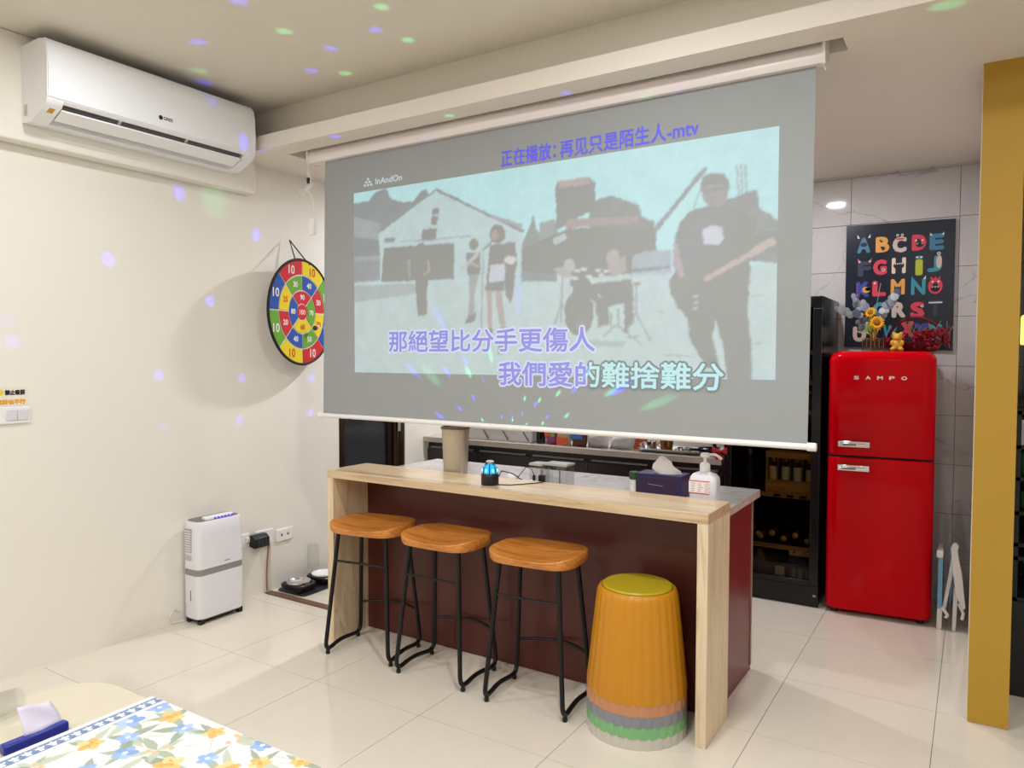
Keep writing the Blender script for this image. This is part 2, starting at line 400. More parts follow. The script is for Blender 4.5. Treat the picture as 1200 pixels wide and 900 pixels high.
PIC = [[[196,216,216],[[-0.015,0.501],[0.323,0.476],[0.729,0.452],[1.006,0.463],[1.009,-0.015],[-0.017,-0.043]]],[[186,196,195],[[-0.015,0.483],[0.201,0.477],[0.196,0.419],[-0.016,0.391]]],[[160,172,174],[[-0.008,0.939],[0.049,0.943],[0.071,0.985],[0.103,0.999],[0.119,0.94],[0.15,0.909],[0.189,0.908],[0.212,0.956],[0.227,0.96],[0.239,0.9],[0.15,0.8],[0.092,0.753],[-0.008,0.768]]],[[178,188,190],[[-0.008,0.873],[0.086,0.814],[0.085,0.499],[-0.009,0.501]]],[[165,170,172],[[-0.008,0.759],[0.084,0.722],[0.083,0.638],[-0.009,0.644]]],[[170,175,176],[[-0.009,0.625],[0.083,0.611],[0.083,0.509],[-0.009,0.51]]],[[205,222,224],[[0.089,0.712],[0.102,0.71],[0.094,0.554],[0.086,0.546]]],[[194,217,220],[[0.078,0.761],[0.254,0.953],[0.482,0.705],[0.487,0.451],[0.097,0.48]]],[[165,170,172],[[0.08,0.757],[0.255,0.945],[0.252,0.953],[0.077,0.764]]],[[160,165,168],[[0.252,0.944],[0.485,0.682],[0.488,0.693],[0.255,0.954]]],[[158,162,164],[[0.244,0.855],[0.264,0.85],[0.256,0.769],[0.239,0.773]]],[[194,217,220],[[0.239,0.814],[0.261,0.813],[0.261,0.82],[0.239,0.82]]],[[160,165,166],[[0.214,0.752],[0.256,0.752],[0.253,0.69],[0.211,0.693]]],[[162,168,168],[[0.1,0.728],[0.132,0.727],[0.129,0.705],[0.097,0.706]]],[[164,163,161],[[0.097,0.678],[0.304,0.668],[0.304,0.486],[0.088,0.494]]],[[178,180,180],[[0.169,0.602],[0.172,0.502],[0.179,0.502],[0.177,0.602]]],[[175,182,184],[[0.15,0.698],[0.351,0.69],[0.35,0.697],[0.15,0.704]]],[[180,186,188],[[0.403,0.772],[0.481,0.706],[0.484,0.721],[0.406,0.787]]],[[166,174,174],[[0.482,0.635],[0.499,0.702],[0.507,0.761],[0.516,0.699],[0.532,0.647],[0.54,0.717],[0.564,0.712],[0.565,0.442],[0.479,0.452]]],[[172,180,182],[[0.524,0.721],[0.56,0.729],[0.56,0.602],[0.524,0.608]]],[[164,166,165],[[0.561,0.871],[0.567,0.904],[0.637,0.904],[0.65,0.87],[0.65,0.759],[0.564,0.68]]],[[193,178,176],[[0.567,0.904],[0.637,0.904],[0.639,0.869],[0.568,0.873]]],[[163,168,166],[[0.637,0.789],[0.685,0.808],[0.719,0.776],[0.742,0.752],[0.749,0.699],[0.773,0.674],[0.777,0.527],[0.638,0.55]]],[[164,164,162],[[0.483,0.607],[0.589,0.683],[0.777,0.645],[0.78,0.46],[0.638,0.449],[0.483,0.501]]],[[186,172,171],[[0.588,0.723],[0.742,0.707],[0.743,0.674],[0.584,0.684]]],[[196,206,210],[[0.556,0.643],[0.584,0.661],[0.588,0.636],[0.56,0.61]]],[[182,194,204],[[0.732,0.535],[0.75,0.547],[0.808,0.548],[0.808,0.45],[0.726,0.446]]],[[166,165,170],[[0.721,0.461],[0.808,0.464],[0.808,0.479],[0.72,0.477]]],[[166,172,174],[[0.777,0.624],[0.874,0.866],[0.867,0.878],[0.77,0.637]]],[[172,185,188],[[0.851,0.71],[0.872,0.845],[0.869,0.848],[0.848,0.713]]],[[168,178,180],[[0.924,0.869],[0.93,0.736],[0.933,0.736],[0.927,0.869]]],[[168,178,180],[[0.932,0.867],[0.937,0.735],[0.94,0.734],[0.935,0.866]]],[[168,178,180],[[0.939,0.865],[0.945,0.733],[0.947,0.733],[0.943,0.864]]],[[164,167,168],[[0.896,0.725],[0.962,0.76],[0.969,0.666],[0.909,0.638]]],[[166,170,170],[[0.939,0.673],[0.968,0.686],[1.005,0.618],[1.006,0.457],[0.94,0.484]]],[[186,200,205],[[0.73,0.447],[0.809,0.458],[0.808,0.469],[0.729,0.458]]],[[163,162,161],[[0.226,0.647],[0.225,0.634],[0.223,0.624],[0.219,0.617],[0.214,0.614],[0.209,0.615],[0.204,0.62],[0.2,0.628],[0.197,0.64],[0.196,0.652],[0.197,0.664],[0.2,0.674],[0.204,0.681],[0.209,0.685],[0.214,0.684],[0.219,0.679],[0.223,0.67],[0.225,0.659]]],[[163,162,160],[[0.194,0.612],[0.226,0.616],[0.236,0.561],[0.231,0.5],[0.226,0.415],[0.228,0.313],[0.201,0.301],[0.196,0.396],[0.193,0.487],[0.186,0.555]]],[[196,190,186],[[0.228,0.589],[0.231,0.535],[0.237,0.535],[0.234,0.589]]],[[190,185,182],[[0.232,0.54],[0.214,0.519],[0.218,0.51],[0.236,0.53]]],[[165,163,162],[[0.37,0.648],[0.369,0.637],[0.367,0.629],[0.364,0.623],[0.36,0.62],[0.355,0.621],[0.351,0.625],[0.348,0.632],[0.346,0.642],[0.345,0.652],[0.346,0.662],[0.348,0.671],[0.351,0.677],[0.355,0.679],[0.36,0.679],[0.364,0.674],[0.367,0.667],[0.369,0.658]]],[[166,165,164],[[0.337,0.611],[0.374,0.605],[0.376,0.499],[0.341,0.503]]],[[205,205,200],[[0.326,0.516],[0.372,0.595],[0.366,0.608],[0.32,0.53]]],[[196,188,184],[[0.34,0.557],[0.372,0.532],[0.374,0.543],[0.342,0.569]]],[[182,184,188],[[0.344,0.503],[0.371,0.499],[0.36,0.402],[0.36,0.287],[0.341,0.263],[0.346,0.383]]],[[164,162,160],[[0.337,0.28],[0.364,0.313],[0.362,0.27],[0.334,0.255]]],[[164,160,158],[[0.44,0.685],[0.439,0.669],[0.435,0.657],[0.43,0.648],[0.423,0.643],[0.417,0.645],[0.41,0.651],[0.405,0.662],[0.402,0.676],[0.4,0.692],[0.402,0.708],[0.405,0.721],[0.41,0.73],[0.417,0.734],[0.423,0.733],[0.43,0.726],[0.435,0.715],[0.439,0.701]]],[[192,176,170],[[0.423,0.684],[0.422,0.675],[0.42,0.668],[0.418,0.663],[0.415,0.661],[0.412,0.662],[0.409,0.665],[0.407,0.671],[0.405,0.679],[0.405,0.687],[0.405,0.696],[0.407,0.704],[0.409,0.709],[0.412,0.711],[0.415,0.71],[0.418,0.707],[0.42,0.701],[0.422,0.692]]],[[163,161,160],[[0.4,0.638],[0.465,0.643],[0.47,0.527],[0.455,0.53],[0.44,0.449],[0.391,0.442],[0.396,0.547]]],[[206,212,222],[[0.4,0.538],[0.438,0.545],[0.44,0.465],[0.423,0.459],[0.398,0.453]]],[[163,161,161],[[0.385,0.438],[0.438,0.457],[0.435,0.407],[0.391,0.416]]],[[212,214,216],[[0.468,0.556],[0.467,0.55],[0.464,0.544],[0.46,0.54],[0.455,0.538],[0.45,0.539],[0.445,0.542],[0.441,0.547],[0.439,0.554],[0.438,0.561],[0.439,0.568],[0.441,0.573],[0.445,0.577],[0.45,0.579],[0.455,0.578],[0.46,0.575],[0.464,0.57],[0.467,0.563]]],[[167,164,163],[[0.44,0.548],[0.466,0.527],[0.462,0.413],[0.453,0.348],[0.438,0.415]]],[[196,182,180],[[0.391,0.416],[0.407,0.414],[0.407,0.314],[0.407,0.238],[0.394,0.238],[0.394,0.336]]],[[196,182,180],[[0.414,0.414],[0.431,0.412],[0.434,0.333],[0.442,0.24],[0.429,0.237],[0.418,0.326]]],[[165,162,160],[[0.396,0.234],[0.407,0.234],[0.407,0.205],[0.398,0.205]]],[[165,162,160],[[0.427,0.233],[0.443,0.236],[0.436,0.103],[0.421,0.103]]],[[178,180,180],[[0.381,0.62],[0.376,0.231],[0.38,0.23],[0.384,0.62]]],[[172,174,174],[[0.384,0.616],[0.409,0.654],[0.405,0.662],[0.381,0.624]]],[[172,176,176],[[0.577,0.489],[0.573,0.251],[0.577,0.251],[0.58,0.488]]],[[172,176,176],[[0.575,0.354],[0.559,0.244],[0.563,0.242],[0.578,0.352]]],[[172,176,176],[[0.575,0.352],[0.591,0.248],[0.594,0.251],[0.578,0.354]]],[[192,184,182],[[0.704,0.527],[0.703,0.515],[0.701,0.504],[0.697,0.496],[0.692,0.492],[0.687,0.493],[0.683,0.498],[0.679,0.507],[0.676,0.519],[0.675,0.533],[0.676,0.545],[0.679,0.556],[0.682,0.564],[0.687,0.567],[0.692,0.567],[0.697,0.561],[0.701,0.552],[0.703,0.541]]],[[190,182,180],[[0.679,0.497],[0.715,0.538],[0.719,0.469],[0.687,0.443]]],[[196,196,194],[[0.607,0.507],[0.607,0.497],[0.604,0.488],[0.601,0.482],[0.596,0.479],[0.592,0.479],[0.587,0.483],[0.583,0.491],[0.581,0.501],[0.58,0.511],[0.581,0.522],[0.583,0.532],[0.587,0.538],[0.591,0.541],[0.596,0.54],[0.601,0.536],[0.604,0.529],[0.606,0.518]]],[[194,188,186],[[0.553,0.5],[0.58,0.511],[0.604,0.461],[0.58,0.456]]],[[166,166,164],[[0.64,0.426],[0.639,0.415],[0.635,0.406],[0.629,0.4],[0.622,0.397],[0.614,0.398],[0.606,0.402],[0.6,0.41],[0.596,0.42],[0.594,0.431],[0.595,0.441],[0.599,0.45],[0.606,0.456],[0.613,0.459],[0.621,0.458],[0.629,0.454],[0.635,0.446],[0.638,0.436]]],[[165,165,163],[[0.6,0.423],[0.729,0.43],[0.733,0.34],[0.668,0.308],[0.604,0.359]]],[[212,218,216],[[0.619,0.483],[0.617,0.478],[0.611,0.476],[0.606,0.479],[0.604,0.485],[0.606,0.49],[0.611,0.492],[0.617,0.489]]],[[212,218,216],[[0.634,0.488],[0.632,0.483],[0.626,0.482],[0.621,0.485],[0.619,0.49],[0.621,0.496],[0.626,0.497],[0.632,0.494]]],[[212,218,216],[[0.664,0.481],[0.662,0.476],[0.657,0.474],[0.651,0.477],[0.649,0.483],[0.651,0.488],[0.657,0.489],[0.662,0.486]]],[[212,218,216],[[0.671,0.46],[0.67,0.455],[0.664,0.453],[0.659,0.456],[0.657,0.462],[0.659,0.467],[0.664,0.468],[0.67,0.465]]],[[212,218,216],[[0.646,0.456],[0.643,0.45],[0.638,0.449],[0.633,0.452],[0.63,0.457],[0.633,0.463],[0.638,0.464],[0.643,0.461]]],[[212,218,216],[[0.683,0.474],[0.68,0.468],[0.675,0.467],[0.67,0.47],[0.668,0.476],[0.67,0.481],[0.675,0.483],[0.68,0.48]]],[[212,218,216],[[0.615,0.452],[0.613,0.447],[0.608,0.445],[0.602,0.448],[0.6,0.454],[0.602,0.459],[0.608,0.46],[0.613,0.457]]],[[212,218,216],[[0.655,0.428],[0.653,0.423],[0.648,0.421],[0.642,0.424],[0.64,0.43],[0.642,0.435],[0.647,0.436],[0.653,0.434]]],[[205,212,210],[[0.629,0.369],[0.652,0.321],[0.655,0.327],[0.632,0.376]]],[[205,212,210],[[0.656,0.371],[0.671,0.342],[0.673,0.348],[0.659,0.376]]],[[163,162,160],[[0.648,0.289],[0.646,0.254],[0.641,0.222],[0.632,0.2],[0.622,0.187],[0.61,0.187],[0.6,0.201],[0.591,0.224],[0.585,0.257],[0.583,0.293],[0.585,0.33],[0.59,0.362],[0.599,0.385],[0.61,0.396],[0.621,0.395],[0.632,0.381],[0.64,0.357],[0.646,0.325]]],[[168,166,164],[[0.642,0.286],[0.641,0.257],[0.637,0.231],[0.63,0.212],[0.622,0.203],[0.614,0.203],[0.606,0.213],[0.598,0.233],[0.594,0.26],[0.593,0.289],[0.594,0.319],[0.598,0.344],[0.605,0.364],[0.613,0.373],[0.622,0.372],[0.63,0.36],[0.637,0.341],[0.641,0.315]]],[[166,166,164],[[0.651,0.354],[0.679,0.368],[0.683,0.237],[0.658,0.223]]],[[165,165,163],[[0.712,0.349],[0.732,0.367],[0.734,0.242],[0.716,0.198]]],[[176,178,176],[[0.67,0.177],[0.699,0.233],[0.697,0.239],[0.667,0.183]]],[[176,178,176],[[0.699,0.304],[0.7,0.217],[0.703,0.217],[0.703,0.304]]],[[176,178,176],[[0.7,0.226],[0.751,0.142],[0.752,0.147],[0.703,0.231]]],[[176,178,176],[[0.685,0.29],[0.685,0.229],[0.689,0.229],[0.689,0.29]]],[[176,178,176],[[0.736,0.41],[0.737,0.28],[0.74,0.279],[0.74,0.41]]],[[176,178,176],[[0.737,0.278],[0.767,0.164],[0.77,0.168],[0.74,0.281]]],[[176,178,176],[[0.737,0.292],[0.718,0.2],[0.721,0.197],[0.74,0.289]]],[[176,178,176],[[0.72,0.175],[0.744,0.178],[0.744,0.185],[0.72,0.182]]],[[165,165,163],[[0.749,0.409],[0.746,0.405],[0.74,0.404],[0.734,0.407],[0.731,0.411],[0.734,0.414],[0.74,0.415],[0.746,0.413]]],[[185,198,198],[[0.639,0.169],[0.722,0.16],[0.713,0.137],[0.62,0.138]]],[[180,190,190],[[0.793,0.097],[0.852,0.09],[0.853,0.095],[0.793,0.103]]],[[180,190,190],[[0.778,0.285],[0.794,0.28],[0.794,0.286],[0.779,0.291]]],[[182,190,195],[[0.953,0.332],[0.974,0.336],[0.973,0.342],[0.953,0.337]]],[[182,190,195],[[0.954,0.146],[0.975,0.145],[0.975,0.151],[0.954,0.151]]],[[163,162,160],[[0.871,0.717],[0.909,0.708],[0.942,0.679],[0.963,0.647],[0.96,0.579],[0.981,0.59],[0.996,0.593],[1.0,0.545],[0.976,0.509],[0.952,0.479],[0.951,0.362],[0.949,0.269],[0.955,0.162],[0.958,-0.004],[0.916,-0.006],[0.907,0.121],[0.893,0.252],[0.886,0.174],[0.902,0.043],[0.875,0.05],[0.859,0.114],[0.846,0.164],[0.84,0.252],[0.821,0.303],[0.807,0.358],[0.805,0.413],[0.815,0.449],[0.813,0.584],[0.824,0.657],[0.843,0.703]]],[[178,172,172],[[0.913,0.769],[0.911,0.745],[0.907,0.726],[0.901,0.712],[0.893,0.706],[0.884,0.708],[0.876,0.718],[0.87,0.735],[0.865,0.758],[0.863,0.782],[0.865,0.805],[0.869,0.826],[0.875,0.84],[0.884,0.845],[0.892,0.843],[0.9,0.833],[0.907,0.815],[0.911,0.793]]],[[164,162,163],[[0.863,0.789],[0.865,0.838],[0.88,0.847],[0.905,0.837],[0.914,0.803],[0.915,0.769],[0.905,0.798],[0.874,0.803]]],[[165,165,168],[[0.866,0.768],[0.909,0.774],[0.908,0.787],[0.864,0.782]]],[[202,188,180],[[0.872,0.4],[0.96,0.502],[0.955,0.521],[0.867,0.42]]],[[204,190,182],[[0.955,0.489],[0.996,0.54],[0.989,0.567],[0.948,0.516]]],[[196,180,180],[[0.811,0.579],[0.821,0.57],[0.829,0.483],[0.836,0.432],[0.826,0.426],[0.811,0.479]]],[[206,212,220],[[0.866,0.619],[0.881,0.633],[0.903,0.622],[0.905,0.576],[0.897,0.55],[0.869,0.562]]],[[205,205,204],[[0.85,0.339],[0.859,0.342],[0.859,0.351],[0.849,0.348]]],[[205,205,204],[[0.85,0.311],[0.86,0.314],[0.859,0.323],[0.849,0.32]]],[[205,205,204],[[0.85,0.289],[0.86,0.292],[0.859,0.301],[0.85,0.298]]]]
SPOTS = [["b",[-2.573,1.991,2.93],1.0,1.0],["b",[-3.058,2.14,2.93],1.0,1.0],["b",[-2.594,2.518,2.93],1.0,1.0],["b",[-2.279,2.479,2.93],1.0,1.0],["b",[-2.877,2.658,2.93],1.0,1.0],["b",[-3.07,2.847,2.93],0.4,1.0],["b",[-3.49,2.469,2.93],1.0,1.0],["g",[-2.636,2.277,2.93],1.0,1.0],["g",[-2.11,2.332,2.93],1.0,1.0],["g",[-2.226,2.637,2.93],1.0,1.0],["g",[-2.755,2.774,2.93],1.0,1.0],["g",[-3.363,2.356,2.93],0.6,1.0],["b",[-3.66,2.654,2.911],0.7,1.0],["b",[-3.412,2.8,2.63],1.0,1.0],["b",[-1.557,2.912,2.65],1.0,1.0],["b",[-2.898,2.839,2.65],1.0,1.0],["g",[-2.181,2.892,2.65],1.0,1.0],["g",[-0.106,2.858,2.65],1.0,1.0],["g",[-3.07,2.955,2.579],0.6,1.0],["g",[-1.187,2.955,2.598],0.6,1.0],["b",[-2.391,2.955,2.6],0.4,1.0],["b",[-1.058,2.955,2.601],0.4,1.0],["b",[-3.74,2.488,2.386],1.0,1.0],["b",[-3.74,2.999,2.228],1.0,1.0],["b",[-3.74,2.089,1.976],1.0,1.0],["b",[-3.74,2.672,1.802],1.0,1.0],["b",[-3.74,2.351,1.381],0.6,1.0],["b",[-3.74,2.882,1.354],0.6,1.0],["b",[-3.74,3.434,1.341],0.6,1.0],["b",[-3.74,3.417,1.109],0.7,1.0],["b",[-3.74,2.866,1.103],0.6,1.0],["b",[-3.74,1.641,1.552],0.4,1.0],["b",[-3.74,2.366,1.102],0.2,1.0],["b",[-3.74,1.619,1.649],0.2,1.0],["g",[-3.74,2.715,2.384],0.35,2.4],["b",[-2.704,2.985,1.828],0.5,1.3],["b",[-2.323,2.985,1.69],0.5,1.2],["b",[-2.492,2.985,1.41],0.6,1.2],["b",[-2.269,2.985,1.408],0.8,1.0],["b",[-2.157,2.985,1.469],0.6,1.0],["b",[-2.048,2.985,1.373],0.3,1.0],["b",[-2.105,2.985,1.283],1.0,1.0],["b",[-2.189,2.985,1.225],1.0,1.0],["b",[-2.318,2.985,1.185],0.8,1.2],["b",[-3.038,2.985,1.489],0.3,2],["b",[-1.751,2.985,1.262],1.0,1.0],["b",[-1.822,2.985,1.215],1.0,1.0],["b",[-1.938,2.985,1.197],1.0,1.0],["b",[-1.687,2.985,1.205],1.0,1.0],["b",[-1.875,2.985,1.196],1.0,1.0],["b",[-1.665,2.985,1.365],1.0,1.0],["b",[-1.54,2.985,1.34],1.0,1.0],["b",[-1.318,2.985,1.35],1,1.3],["b",[-1.042,2.985,1.907],0.8,1.8],["b",[-0.564,2.985,1.45],0.25,2.2],["b",[-0.674,2.985,1.376],0.25,2.2],["b",[-1.843,2.985,1.782],0.25,1.6],["g",[-2.373,2.985,1.389],0.4,2],["g",[-2.136,2.985,1.41],0.8,1.4],["g",[-2.003,2.985,1.495],0.7,1.2],["g",[-2.053,2.985,1.175],1.0,1.0],["g",[-1.808,2.985,1.289],1.0,1.0],["g",[-1.728,2.985,1.283],1.0,1.0],["g",[-1.628,2.985,1.318],1.0,1.0],["g",[-1.875,2.985,1.184],1.0,1.0],["g",[-1.798,2.985,1.167],1.0,1.0],["g",[-1.709,2.985,1.176],1.0,1.0],["g",[-1.041,2.985,1.783],0.5,1.8],["g",[-1.362,2.985,1.333],0.8,1.0],["g",[-1.144,2.985,1.292],0.6,1.3],["g",[-1.583,2.985,1.217],1.0,1.0],["g",[-1.468,2.985,1.423],0.6,1.0],["g",[-0.567,2.985,1.825],0.5,1.6],["g",[-2.231,2.985,1.914],0.35,1.7]]
# ================================================================== THE SETTING
# floor: polished 60 cm tiles over grout
fl = struct(B().box(-3.95, 3.3, -3.1, 5.4, -0.08, -0.002), 'floor', M_GROUT)
TX, TY = 0.604, 0.5962
tx0, ty0 = -0.7135 - 5 * TX, 4.1225 - 11 * TY
tb = B().box(-TX / 2 + .0012, TX / 2 - .0012, -TY / 2 + .0012, TY / 2 - .0012, -0.0035, 0.0)
first = None
for i in range(11):
    for j in range(13):
        if tx0 + i * TX < -3.735 and False: continue
        cx, cy = tx0 + (i + .5) * TX, ty0 + (j + .5) * TY
        if first is None:
            first = tb.part('tile', M_TILE, fl); first.location = (cx, cy, 0)
        else:
            share(first, 'tile', fl, (cx, cy, 0))
struct(B().box(-3.74, -2.835, 3.035, 3.085, 0.0, 0.007), 'trim_1', mat('brown_threshold', (112, 78, 62), 0.5))

wl = B().box(-3.90, -3.74, -3.1, 3.68, 0, 3.0).box(-3.90, -3.74, 4.38, 5.4, 0, 3.0).box(-3.90, -3.74, 3.68, 4.38, 2.1, 3.0)
struct(wl, 'wall_left', M_WALL)
struct(B().box(-3.74, -3.66, -3.1, 2.935, 2.452, 2.93), 'trim_2', M_WALL, bevel=0.006)        # boxed-in beam above the wall
struct(B().box(-3.9, 3.3, -3.1, 2.97, 2.93, 3.03), 'ceiling', M_CEIL)
struct(B().box(-3.74, 3.3, 2.945, 3.11, 2.732, 2.93), 'trim_3', M_CEIL)                        # recessed face above the dropped ceiling
# dropped kitchen ceiling with the slot for the screen
sf = B()
sf.box(-3.74, 3.3, 2.80, 2.944, 2.65, 2.73)
sf.box(-3.74, 3.3, 3.075, 5.4, 2.65, 2.73)
sf.box(-3.74, -3.384, 2.944, 3.075, 2.65, 2.73)
sf.box(-0.435, 3.3, 2.944, 3.075, 2.65, 2.73)
struct(sf, 'ceiling_dropped', M_KCEIL)
struct(B().box(-3.74, 3.3, -3.2, -3.1, 0, 3.0), 'wall_front', M_WALL)
struct(B().box(3.2, 3.3, -3.1, 5.4, 0, 3.0), 'wall_right', M_WALL)
# back wall: marble tiles 60 x 30
wb = struct(B().box(-3.9, 3.3, 5.206, 5.4, 0, 2.65), 'wall_back', M_GROUT)
wt = B().box(-.2985, .2985, 0, .012, -.1485, .1485); first = None
for i in range(7):
    for k in range(9):
        c = (-0.10 - 0.6 * i + 0.3 - 0.0, 5.195, 2.336 - 0.3 * k + 0.15)
        c = (c[0], c[1], c[2])
        if first is None:
            first = wt.part('tile', M_WTILE, wb); first.location = c
        else: share(first, 'tile', wb, c)
struct(B().box(-3.74, 0.03, 5.195, 5.206, 2.6375, 2.65), 'trim_5', M_WTILE)
struct(B().box(-3.741, -3.7305, -1.0, 3.68, 0.0, 0.0025), 'trim_4', mat('white_sealant', (226, 218, 204), 0.5))
struct(B().box(0.03, 0.125, 3.865, 5.195, 0, 2.65), 'wall_kitchen_right', M_WALL)
struct(B().box(0.26, 3.2, 4.45, 4.55, 0, 2.65), 'wall_shelf', mat('wall_dimness_tint', (170, 150, 128), 0.6))  # plain wall; its dim lighting is put into the brown colour
# yellow-faced pillar
pl = struct(B().box(-0.002, 0.141, 3.502, 3.86, 0, 2.65), 'wall_pillar', mat('pillar_white_edge', (232, 226, 216), 0.5, bump=0.1, scale=30))
B().box(0.001, 0.141, 3.496, 3.502, 0.004, 2.65).part('facing_panel', mat('ochre_panel', (180, 140, 45), 0.5, var=0.03, scale=2), pl, label='ochre yellow facing panel')

# dark glazed door in the left wall
dr = struct(B().box(-3.80, -3.745, 3.685, 3.735, 0, 2.09).box(-3.80, -3.745, 4.325, 4.375, 0, 2.09).box(-3.80, -3.745, 3.735, 4.325, 2.04, 2.09)
            .box(-3.80, -3.75, 4.20, 4.325, 0, 2.04).box(-3.80, -3.75, 3.735, 4.20, 0, 0.12).box(-3.80, -3.75, 3.735, 4.20, 1.04, 1.10).box(-3.80, -3.75, 3.735, 4.20, 1.98, 2.04), 'door_1', mat('dark_brown_door_frame', (40, 26, 20), 0.3, var=0.1))
for z0, z1 in ((0.12, 1.04), (1.10, 1.98)):
    B().box(-3.788, -3.778, 3.735, 4.20, z0, z1).part('glass', mat('smoked_louver_glass', (52, 54, 56), 0.16, var=0.25, scale=3, stretch=(1, 1, 14)), dr)
B().tube([(-3.735, 4.262, 0.2), (-3.735, 4.262, 1.12)], 0.022, 12).part('stile_bar', mat('dark_bronze', (58, 40, 32), 0.22, metal=0.5), dr)
B().tube(fillet([(-3.75, 4.26, 1.02), (-3.695, 4.26, 1.02), (-3.695, 4.26, 0.92)], .02), 0.011, 8).part('handle', M_STEEL, dr)

# ================================================================== AIR CONDITIONER
ac = thing('air_conditioner', 'long white split air conditioner mounted high on the left wall', 'air conditioner', (-3.66, 2.21, 2.53))
full = [(-3.66, 2.535), (-3.66, 2.872), (-3.50, 2.876), (-3.465, 2.868), (-3.442, 2.845), (-3.434, 2.80), (-3.436, 2.61), (-3.455, 2.582), (-3.575, 2.53)]
notch = full[:7] + [(-3.452, 2.598), (-3.500, 2.632), (-3.565, 2.60), (-3.588, 2.545), (-3.59, 2.535)]
M_AC = mat('air_conditioner_white', (240, 240, 243), 0.3, var=0.008)
b = B().prism(full, 'y', 1.665, 1.735).prism(full, 'y', 2.695, 2.755).prism(notch, 'y', 1.735, 2.695)
b.part('body', M_AC, ac)
fp = [(-3.462, 2.872), (-3.440, 2.848), (-3.430, 2.80), (-3.426, 2.70), (-3.430, 2.615), (-3.445, 2.608), (-3.445, 2.80), (-3.47, 2.862)]
B().prism(fp, 'y', 1.668, 2.752).part('front_panel', mat('glossy_white_panel', (246, 247, 251), 0.18, var=0.004), ac)
B().prism([(-3.498, 2.628), (-3.558, 2.596), (-3.556, 2.592), (-3.496, 2.622)], 'y', 1.737, 2.693).part('grille', mat('grey_grille', (92, 90, 90), 0.5), ac)
for k in range(2):
    B().prism([(-3.470, 2.598), (-3.552, 2.570), (-3.552, 2.564), (-3.470, 2.590)], 'y', 1.745 + k * 0.0, 2.685).xform(Matrix.Translation((-0.012 * k, 0, 0.014 - 0.014 * k))).part('vane', mat('vane_grey', (120, 118, 117), 0.4), ac)
B().prism([(-3.474, 2.583), (-3.540, 2.551), (-3.542, 2.544), (-3.475, 2.575)], 'y', 1.742, 2.688).part('flap', mat('flap_white', (246, 246, 248), 0.25, var=0.005), ac, bevel=0.002)
for y in (2.0, 2.35):
    B().prism([(-3.462, 2.602), (-3.50, 2.628), (-3.545, 2.598), (-3.50, 2.572)], 'y', y, y + 0.012).part('divider', M_WHITE2, ac)
B().prism([(-3.470, 2.5755), (-3.500, 2.5625), (-3.5003, 2.5612), (-3.4703, 2.5742)], 'y', 1.690, 1.715).part('sticker', mat('orange_sticker', (214, 160, 40), 0.5, var=0.3, scale=60), ac)
text('GREE', (-3.4270, 2.226, 2.662), w=0.05, h=0.016, plane='x', bold=0.0005).part('lettering', mat('logo_dark', (40, 40, 42), 0.4), ac)
B().disc((-3.4270, 2.187, 2.662), 0.011, 0.011, 'x').part('emblem', mat('logo_dark_round', (40, 40, 42), 0.4), ac)
B().box(-3.64, -3.61, 1.6642, 1.665, 2.56, 2.61).part('side_clip', mat('side_clip_grey', (196, 190, 186), 0.5), ac)

# ================================================================== PROJECTION SCREEN
ps = thing('projection_screen', 'large pull-down projection screen showing a karaoke music video', 'screen', (-1.85, 2.985, 1.14))
M_HOUS = mat('screen_housing_white', (226, 216, 214), 0.35, var=0.01)
hp = [(2.966, 2.715), (2.962, 2.648), (2.950, 2.634), (2.948, 2.600), (2.958, 2.580), (3.024, 2.580), (3.030, 2.60), (3.030, 2.715)]
B().prism(hp, 'x', -3.226, -0.506).part('housing', M_HOUS, ps)
for x0, x1 in ((-3.238, -3.226), (-0.506, -0.494)):
    B().prism([(2.962, 2.718), (2.944, 2.64), (2.943, 2.592), (2.955, 2.574), (3.030, 2.574), (3.034, 2.60), (3.034, 2.718)], 'x', x0, x1).part('housing_cap', M_HOUS, ps, bevel=0.002)
M_FAB = mat('screen_fabric', (153, 156, 157), 0.9, var=0.01, scale=2)
B().add([(-3.128, 2.985, 2.60), (-0.532, 2.985, 2.60), (-0.540, 2.985, 1.15), (-3.156, 2.985, 1.15), (-3.128, 2.9865, 2.60), (-0.532, 2.9865, 2.60), (-0.540, 2.9865, 1.15), (-3.156, 2.9865, 1.15)],
        [(0, 1, 2, 3), (7, 6, 5, 4), (0, 4, 5, 1), (1, 5, 6, 2), (2, 6, 7, 3), (3, 7, 4, 0)]).part('fabric', M_FAB, ps)
B().tube([(-3.175, 2.985, 1.150), (-0.532, 2.985, 1.144)], 0.0125, 14).part('bottom_bar', M_WHITE, ps)
for x, z in ((-3.19, 1.150), (-0.507, 1.144)):
    s_ = 1 if x < -1 else -1
    B().tube([(x, 2.985, z), (x + s_ * 0.035, 2.985, z)], 0.0165, 14).part('bar_end_cap', M_WHITE, ps, bevel=0.003)
